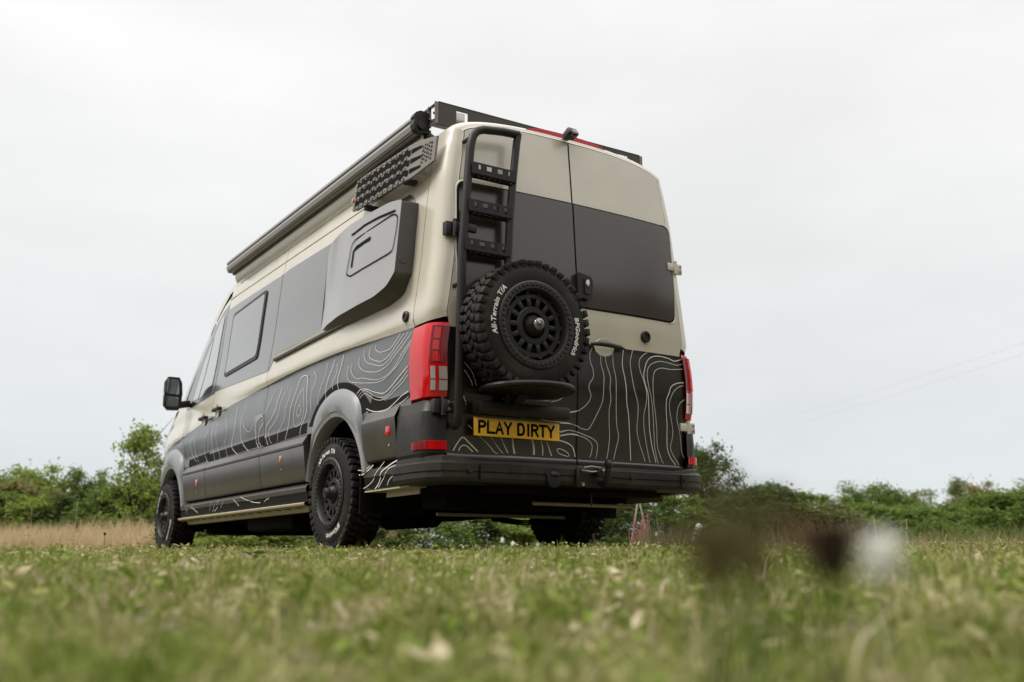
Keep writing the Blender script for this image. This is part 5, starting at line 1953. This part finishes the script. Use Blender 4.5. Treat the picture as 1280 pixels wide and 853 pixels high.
for s_ in (-1, 1):
    ub = MB()
    pts = [(s_ * .62, .45 + 1.9 * i / 10, .36 - .13 * math.sin(math.pi * i / 10)) for i in range(11)]
    for k in range(3):
        ub.grid([[(x - .035, y, z - .014 * k), (x + .035, y, z - .014 * k), (x + .035, y, z - .012 - .014 * k), (x - .035, y, z - .012 - .014 * k), (x - .035, y, z - .014 * k)] for x, y, z in pts[k:11 - k]])
    ub.build('leaf_spring', 'under', van, 0)
    ub = MB()
    ub.box((s_ * .93, .93, .36), (.26, .012, .26))
    ub.build('mud_flap', 'under', van, 0)
ub = MB()
ub.box((-.30, .42, .305), (1.0, .34, .12), bev=.03)
ub.box((.0, .05, .355), (1.3, .16, .06), bev=.02)
ub.build('rear_subframe', 'under', van, 30)
ub = MB()
ub.tube([(.45, 4.2, .30), (.45, 2.2, .28), (.50, 1.9, .30), (.6, .5, .30)], .035, 12)
ub.tube([(.45, 3.6, .29), (.45, 2.7, .29)], .085, 14)
ub.build('exhaust', 'under', van, 40)
ub = MB()
ub.tube([(-.66, .62, .22), (.35, .62, .215)], .012, 8)
ub.tube([(-.25, .12, .275), (.55, .12, .270)], .012, 8)
ub.build('bare_brace', 'sill', van, 40)

# ------------------------------------------------------------------ field things
CM = Matrix.Translation(CAM) @ cam.rotation_euler.to_matrix().to_4x4()
def at_px(u, v, s):
    d = CM.to_3x3() @ Vector(((u - 640) / FPX, -(v - 426.5) / FPX, -1))
    k = s / (d.x * VD.x + d.y * VD.y)
    return CAM + d * k
# far utility pole
p = at_px(1165, 640, 105)
gz_ = float(ground_z(p.x, p.y))
top = at_px(1165, 611, 105).z
pole = empty('utility_pole', (p.x, p.y, gz_))
tag(pole, 'thin far utility pole with a short cross arm above the right treeline', 'utility pole')
def child(o, root):
    o.parent = root
    o.matrix_parent_inverse = Matrix.Translation(-root.location)
    return o
M['wood'] = mat('weathered_wood', (0.22, 0.20, 0.18), 0.85, var=0.2)
k = MB()
k.tube([(p.x, p.y, gz_ - .3), (p.x, p.y, top)], [.13, .09], 8)
child(k.build('pole_shaft', 'wood'), pole)
k = MB()
k.bar(Vector((p.x, p.y, top - .25)) - VR * .75, Vector((p.x, p.y, top - .25)) + VR * .75, .1, .1)
child(k.build('cross_arm', 'wood'), pole)
for q in (-.65, 0, .65):
    k = MB()
    c = Vector((p.x, p.y, top - .2)) + VR * q
    k.lathe([(0, .04), (.06, .06), (.14, .05), (.18, 0)], 8, 'z', c=c)
    child(k.build('insulator', 'wood'), pole)
# two faint overhead wires
M['wire'] = mat('wire_grey', (0.35, 0.35, 0.35), 0.6)
for i, (ua, va, ub_, vb, lab) in enumerate(((880, 545, 1330, 412, 'upper of two faint overhead wires crossing the sky at the right'), (880, 556, 1330, 426, 'lower of two faint overhead wires crossing the sky at the right'))):
    a, b = at_px(ua, va, 110), at_px(ub_, vb, 34)
    pts = [a.lerp(b, j / 16) - Vector((0, 0, 1.6 * (1 - (2 * j / 16 - 1) ** 2) * .25)) for j in range(17)]
    k = MB()
    k.tube(pts, .003, 5)
    tag(k.build('overhead_wire', 'wire', None, 60), lab, 'wire', 'overhead wires')

# leaning pale stakes with a bundle of pinkish stems, right of the rear wheel
M['pinkstem'] = mat('pinkish_stems', (0.42, 0.17, 0.15), 0.7, var=0.2, var_scale=20)
M['palewood'] = mat('pale_wood', (0.50, 0.46, 0.40), 0.7, var=0.15, var_scale=10)
c0 = at_px(800, 690, 11.0)
gz_ = float(ground_z(c0.x, c0.y))
fr = empty('stake_frame', (c0.x, c0.y, gz_))
tag(fr, 'two pale stakes leaning together beside the pink stems', 'stakes')
for du in (-.11, .12):
    k = MB()
    a = Vector((c0.x, c0.y, gz_ - .03)) + VR * du
    b = Vector((c0.x, c0.y, gz_ + .52)) + VR * (du * .1)
    k.bar(a, b, .022, .016)
    child(k.build('stake', 'palewood', None, 0), fr)
fr2 = empty('stem_bundle', (c0.x, c0.y, gz_))
tag(fr2, 'bundle of thin pinkish red stems standing right of the rear wheel', 'plant stems')
for i in range(22):
    k = MB()
    q = random.uniform(-.14, .06)
    a = Vector((c0.x, c0.y, gz_ - .02)) + VR * q - VD * random.uniform(.03, .2)
    b = a + Vector((0, 0, random.uniform(.22, .46))) + VR * random.uniform(.0, .12)
    k.tube([a, a.lerp(b, .5) + VR * .01, b], [.006, .005, .003], 5)
    child(k.build('stem', 'pinkstem', None, 60), fr2)
# small tilted white marker post with dark marks
c0 = at_px(863, 684, 10.5)
gz_ = float(ground_z(c0.x, c0.y))
mp_ = empty('marker_post', (c0.x, c0.y, gz_))
tag(mp_, 'small tilted white marker post with dark marks in the weeds', 'post')
ax = (Vector((0, 0, 1)) + VR * .38).normalized()
base = Vector((c0.x, c0.y, gz_ - .03))
k = MB()
k.tube([base, base + ax * .29, base + ax * .31], [.035, .035, .022], 14)
child(k.build('post_body', 'white', None, 40), mp_)
for h, w in ((.22, .018), (.25, .010), (.17, .012)):
    k = MB()
    k.tube([base + ax * h, base + ax * (h + w)], .0358, 14, cap=False)
    child(k.build('post_mark', 'ink', None, 40), mp_)
# pale board lying behind the van, seen below the bumper
c0 = at_px(668, 660, 20)
k = MB()
k.box((c0.x, c0.y, float(ground_z(c0.x, c0.y)) + .30), (.9, .04, .75), Matrix.Rotation(R(-33), 3, 'Z') @ Matrix.Rotation(R(14), 3, 'X'), bev=.008)
tag(k.build('pale_board', 'palewood', None, 30), 'pale grey board standing among the shrubs behind the van', 'board')

# white flowers below the bumper
M['petal'] = leaf_mat('white_petals', [(0.75, 0.75, 0.70), (0.85, 0.85, 0.80), (0.9, 0.9, 0.86)], 5, 0.25)
M['stemg'] = leaf_mat('stem_green', [(0.06, 0.10, 0.02), (0.12, 0.16, 0.04)], 5, 0.2)
M['brown'] = leaf_mat('brown_seed', [(0.12, 0.06, 0.035), (0.22, 0.11, 0.065), (0.32, 0.18, 0.11)], 60, 0.15)
M['dark_seed'] = leaf_mat('dark_seed', [(0.05, 0.036, 0.024), (0.10, 0.070, 0.046)], 60, 0.1)
M['oliveseed'] = leaf_mat('olive_seed', [(0.13, 0.12, 0.05), (0.22, 0.20, 0.09), (0.30, 0.26, 0.13)], 60, 0.2)
M['weedleaf'] = leaf_mat('weed_leaf', [(0.035, 0.065, 0.014), (0.06, 0.105, 0.022), (0.09, 0.14, 0.03)], 9, 0.25)
def petals(center, r, n, material, name, root, up=Vector((0, 0, 1)), rings=4, L=None):
    """globular flower head of pointed petals"""
    mb = MB()
    L = L or r * .9
    for j in range(rings):
        el = R(-30 + 110 * j / max(1, rings - 1))
        m = max(4, int(n * math.cos(el) * .9))
        for i in range(m):
            a = 2 * math.pi * (i + .5 * (j % 2)) / m + random.uniform(-.1, .1)
            d = Vector((math.cos(a) * math.cos(el), math.sin(a) * math.cos(el), math.sin(el)))
            t = Vector((-math.sin(a), math.cos(a), 0))
            b0 = center + d * r * .35
            tip = center + d * (r * .35 + L)
            w = L * .22
            mid = b0.lerp(tip, .6)
            mb.add([b0, mid + t * w, tip, mid - t * w], [(0, 1, 2), (0, 2, 3)])
    mb.lathe([(-r * .4, .0), (-r * .3, r * .35), (0, r * .48), (r * .3, r * .35), (r * .42, 0)], 10, 'z', c=center)
    return child(mb.build(name, material, None, 50), root)
def stem_leaf_plant(name, base, tip, label, cat, head, group=None, r=.0015, leaves=3, leaf_len=.05, hs=1.0):
    root = empty(name, base)
    tag(root, label, cat, group)
    mid = base.lerp(tip, .5) + Vector((random.uniform(-.008, .008), random.uniform(-.008, .008), 0))
    k = MB()
    k.tube([base - Vector((0, 0, .01)), mid, tip], [r * 1.2, r, r * .8], 7)
    child(k.build('stem', 'hay' if head == 'straw' else 'stemg', None, 60), root)
    for i in range(leaves):
        k = MB()
        q = base.lerp(tip, random.uniform(.05, .6) if head != 'leafy' else random.uniform(.45, .98))
        a = random.uniform(0, 6.28)
        d = Vector((math.cos(a), math.sin(a), .5)).normalized()
        t = Vector((-math.sin(a), math.cos(a), 0))
        rows = []
        for j in range(6):
            f_ = j / 5
            w = leaf_len * .16 * math.sin(math.pi * (f_ * .9 + .06))
            c = q + d * leaf_len * f_ - Vector((0, 0, leaf_len * .35 * f_ * f_))
            rows.append([c - t * w, c + Vector((0, 0, -w * .3)), c + t * w])
        k.grid(rows)
        child(k.build('leaf', 'weedleaf', None, 60), root)
    if head == 'white':
        petals(tip, .0135, 22, 'petal', 'flower_head', root, rings=6)
    elif head in ('brown', 'dark', 'olive'):
        m_ = {'brown': 'brown', 'dark': 'dark_seed', 'olive': 'oliveseed'}[head]
        mb = MB()
        ax_ = (tip - base).normalized()
        for j in range(9):
            for i in range(9):
                a = 2 * math.pi * i / 9 + j * .7
                f_ = j / 8
                rad = .015 * hs * math.sin(math.pi * (.12 + .82 * f_))
                c = tip + ax_ * (-.012 + .024 * f_) * hs
                d = Vector((math.cos(a), math.sin(a), .5)).normalized()
                t = Vector((-math.sin(a), math.cos(a), 0))
                b0 = c + d * rad * .3
                tp = c + d * (rad + .006 * hs)
                m2 = b0.lerp(tp, .5)
                mb.add([b0, m2 + t * .003 * hs, tp, m2 - t * .003 * hs], [(0, 1, 2), (0, 2, 3)])
        mb.tube([tip - ax_ * .012 * hs, tip, tip + ax_ * .011 * hs], [.006 * hs, .010 * hs, .004 * hs], 8)
        child(mb.build('seed_head', m_, None, 50), root)
    elif head == 'small_white':
        petals(tip, .009, 12, 'petal', 'flower_head', root, rings=3)
    elif head == 'straw':
        mb = MB()
        ax_ = (tip - base).normalized()
        for j in range(26):
            c = tip - ax_ * (.10 * j / 26)
            a = j * 2.4
            d = (Vector((math.cos(a), math.sin(a), .9))).normalized()
            mb.tube([c, c + d * .014], [.004, .001], 5)
        child(mb.build('seed_head', 'hay', None, 50), root)
    return root
def ground_at(p):
    return Vector((p.x, p.y, float(ground_z(p.x, p.y))))
def fg(name, u, v, s, lean, label, cat, head, **kw):
    tip = at_px(u, v, s)
    b = tip - VR * lean
    b = ground_at(b)
    return stem_leaf_plant(name, b, tip, label, cat, head, **kw)
fg('clover_flower', 1103, 700, .52, .01, 'large blurred white clover flower close to the camera at the right', 'flower', 'white', leaves=3)
fg('dock_stalk', 895, 698, .44, .01, 'blurred reddish brown seed head low below the van corner, leftmost of the near stalks', 'plant', 'brown', leaves=1, leaf_len=.03, hs=.95)
fg('dock_stalk', 930, 668, .36, -.004, 'blurred olive brown seed head second from the left of the near stalks', 'plant', 'olive', leaves=1, leaf_len=.03, hs=.5)
fg('dock_stalk', 905, 618, .32, .006, 'blurred olive seed head, highest of the near stalks', 'plant', 'olive', leaves=1, leaf_len=.03, hs=.42)
fg('dock_stalk', 968, 640, .33, .004, 'blurred olive seed head right of the highest near stalk', 'plant', 'olive', leaves=1, leaf_len=.03, hs=.42)
fg('dock_stalk', 1040, 694, .46, .010, 'blurred dark brown seed head just left of the white clover flower', 'plant', 'dark', leaves=1, leaf_len=.03, hs=1.0)
fg('dock_stalk', 1000, 670, .36, -.004, 'blurred brown seed head left of the dark one by the white clover', 'plant', 'brown', leaves=1, leaf_len=.03, hs=.42)
fg('dock_stalk', 868, 672, .36, .006, 'faint olive seed head nearest the van corner among the near stalks', 'plant', 'olive', leaves=1, leaf_len=.03, hs=.5)
fg('dock_stalk', 945, 705, .42, .004, 'low reddish seed head between the brown and the dark near stalks', 'plant', 'brown', leaves=2, leaf_len=.04, hs=.55)
fg('daisy_flower', 377, 797, 1.75, .004, 'small white blurred flower in the lawn at the lower left', 'flower', 'small_white', leaves=2, leaf_len=.03)
fg('grass_stalk', 768, 655, 6.9, .10, 'pale seed stalk leaning in front of the right rear wheel', 'plant', 'straw', leaves=2, leaf_len=.06, r=.003)
fg('weed_stalk', 131, 668, 9.5, .0, 'single thin dark weed stalk left of the front wheel', 'plant', 'dark', leaves=6, leaf_len=.05, r=.002)
fg('grass_stalk', 742, 668, 6.9, .0, 'short pale broken stalk in front of the right rear wheel', 'plant', 'straw', leaves=0, r=.003)
for i, (u, v, s, lab) in enumerate(((641, 681, 16.5, 'leftmost white flower low under the rear bumper'), (672, 683, 16, 'white flower below the bumper beside the right rear wheel'), (683, 676, 16.6, 'white flower highest by the right rear wheel'), (628, 676, 17, 'faint white flower left of the others under the bumper'))):
    tip = at_px(u, v, s)
    b = ground_at(tip)
    root = empty('white_flower', b)
    tag(root, lab, 'flower', 'white flowers under the bumper')
    k = MB()
    k.tube([b, tip], .006, 6)
    child(k.build('stem', 'stemg', None, 60), root)
    petals(tip, .05, 12, 'petal', 'flower_head', root, rings=4)
# tall dry stalks standing over the hay at the left, and over the reeds at the right
for i, (u, v, s, h_) in enumerate(((97, 628, 20, .95), (40, 635, 21, .8), (8, 622, 20, 1.0), (160, 640, 21, .7), (1133, 650, 13, .45), (1092, 648, 13, .45))):
    tip = at_px(u, v, s)
    b = ground_at(tip - VR * random.uniform(-.1, .15))
    lab = ['tall dry stalk above the hay below the round topped tree', 'dry stalk above the hay, second from the left edge', 'dry stalk above the hay nearest the left edge', 'dry stalk above the hay nearest the front wheel', 'pale bent stalk right of the white clover flower', 'thin pale stalk above the white clover flower'][i]
    stem_leaf_plant('dry_stalk', b, tip, lab, 'plant', 'straw', group='tall dry stalks', r=.004, leaves=2, leaf_len=.15)
# plantain weed in the lawn
c0 = ground_at(at_px(318, 727, 4.2))
root = empty('broadleaf_weed', c0)
tag(root, 'dark green broadleaf weed in the lawn left of the rear wheel', 'weed')
for i in range(9):
    k = MB()
    a = i * .7 + random.uniform(-.2, .2)
    L = random.uniform(.06, .10)
    d = Vector((math.cos(a), math.sin(a), random.uniform(.5, 1.1))).normalized()
    t = Vector((-math.sin(a), math.cos(a), 0))
    rows = []
    for j in range(7):
        f_ = j / 6
        w = L * .22 * math.sin(math.pi * (f_ * .92 + .05))
        c = c0 + d * L * f_ - Vector((0, 0, L * .4 * f_ * f_)) + Vector((0, 0, .005))
        rows.append([c - t * w, c + Vector((0, 0, -w * .3)), c + t * w])
    k.grid(rows)
    child(k.build('leaf', 'weedleaf', None, 60), root)
for o in bpy.data.objects:
    if '_root' in o:
        del o['_root']
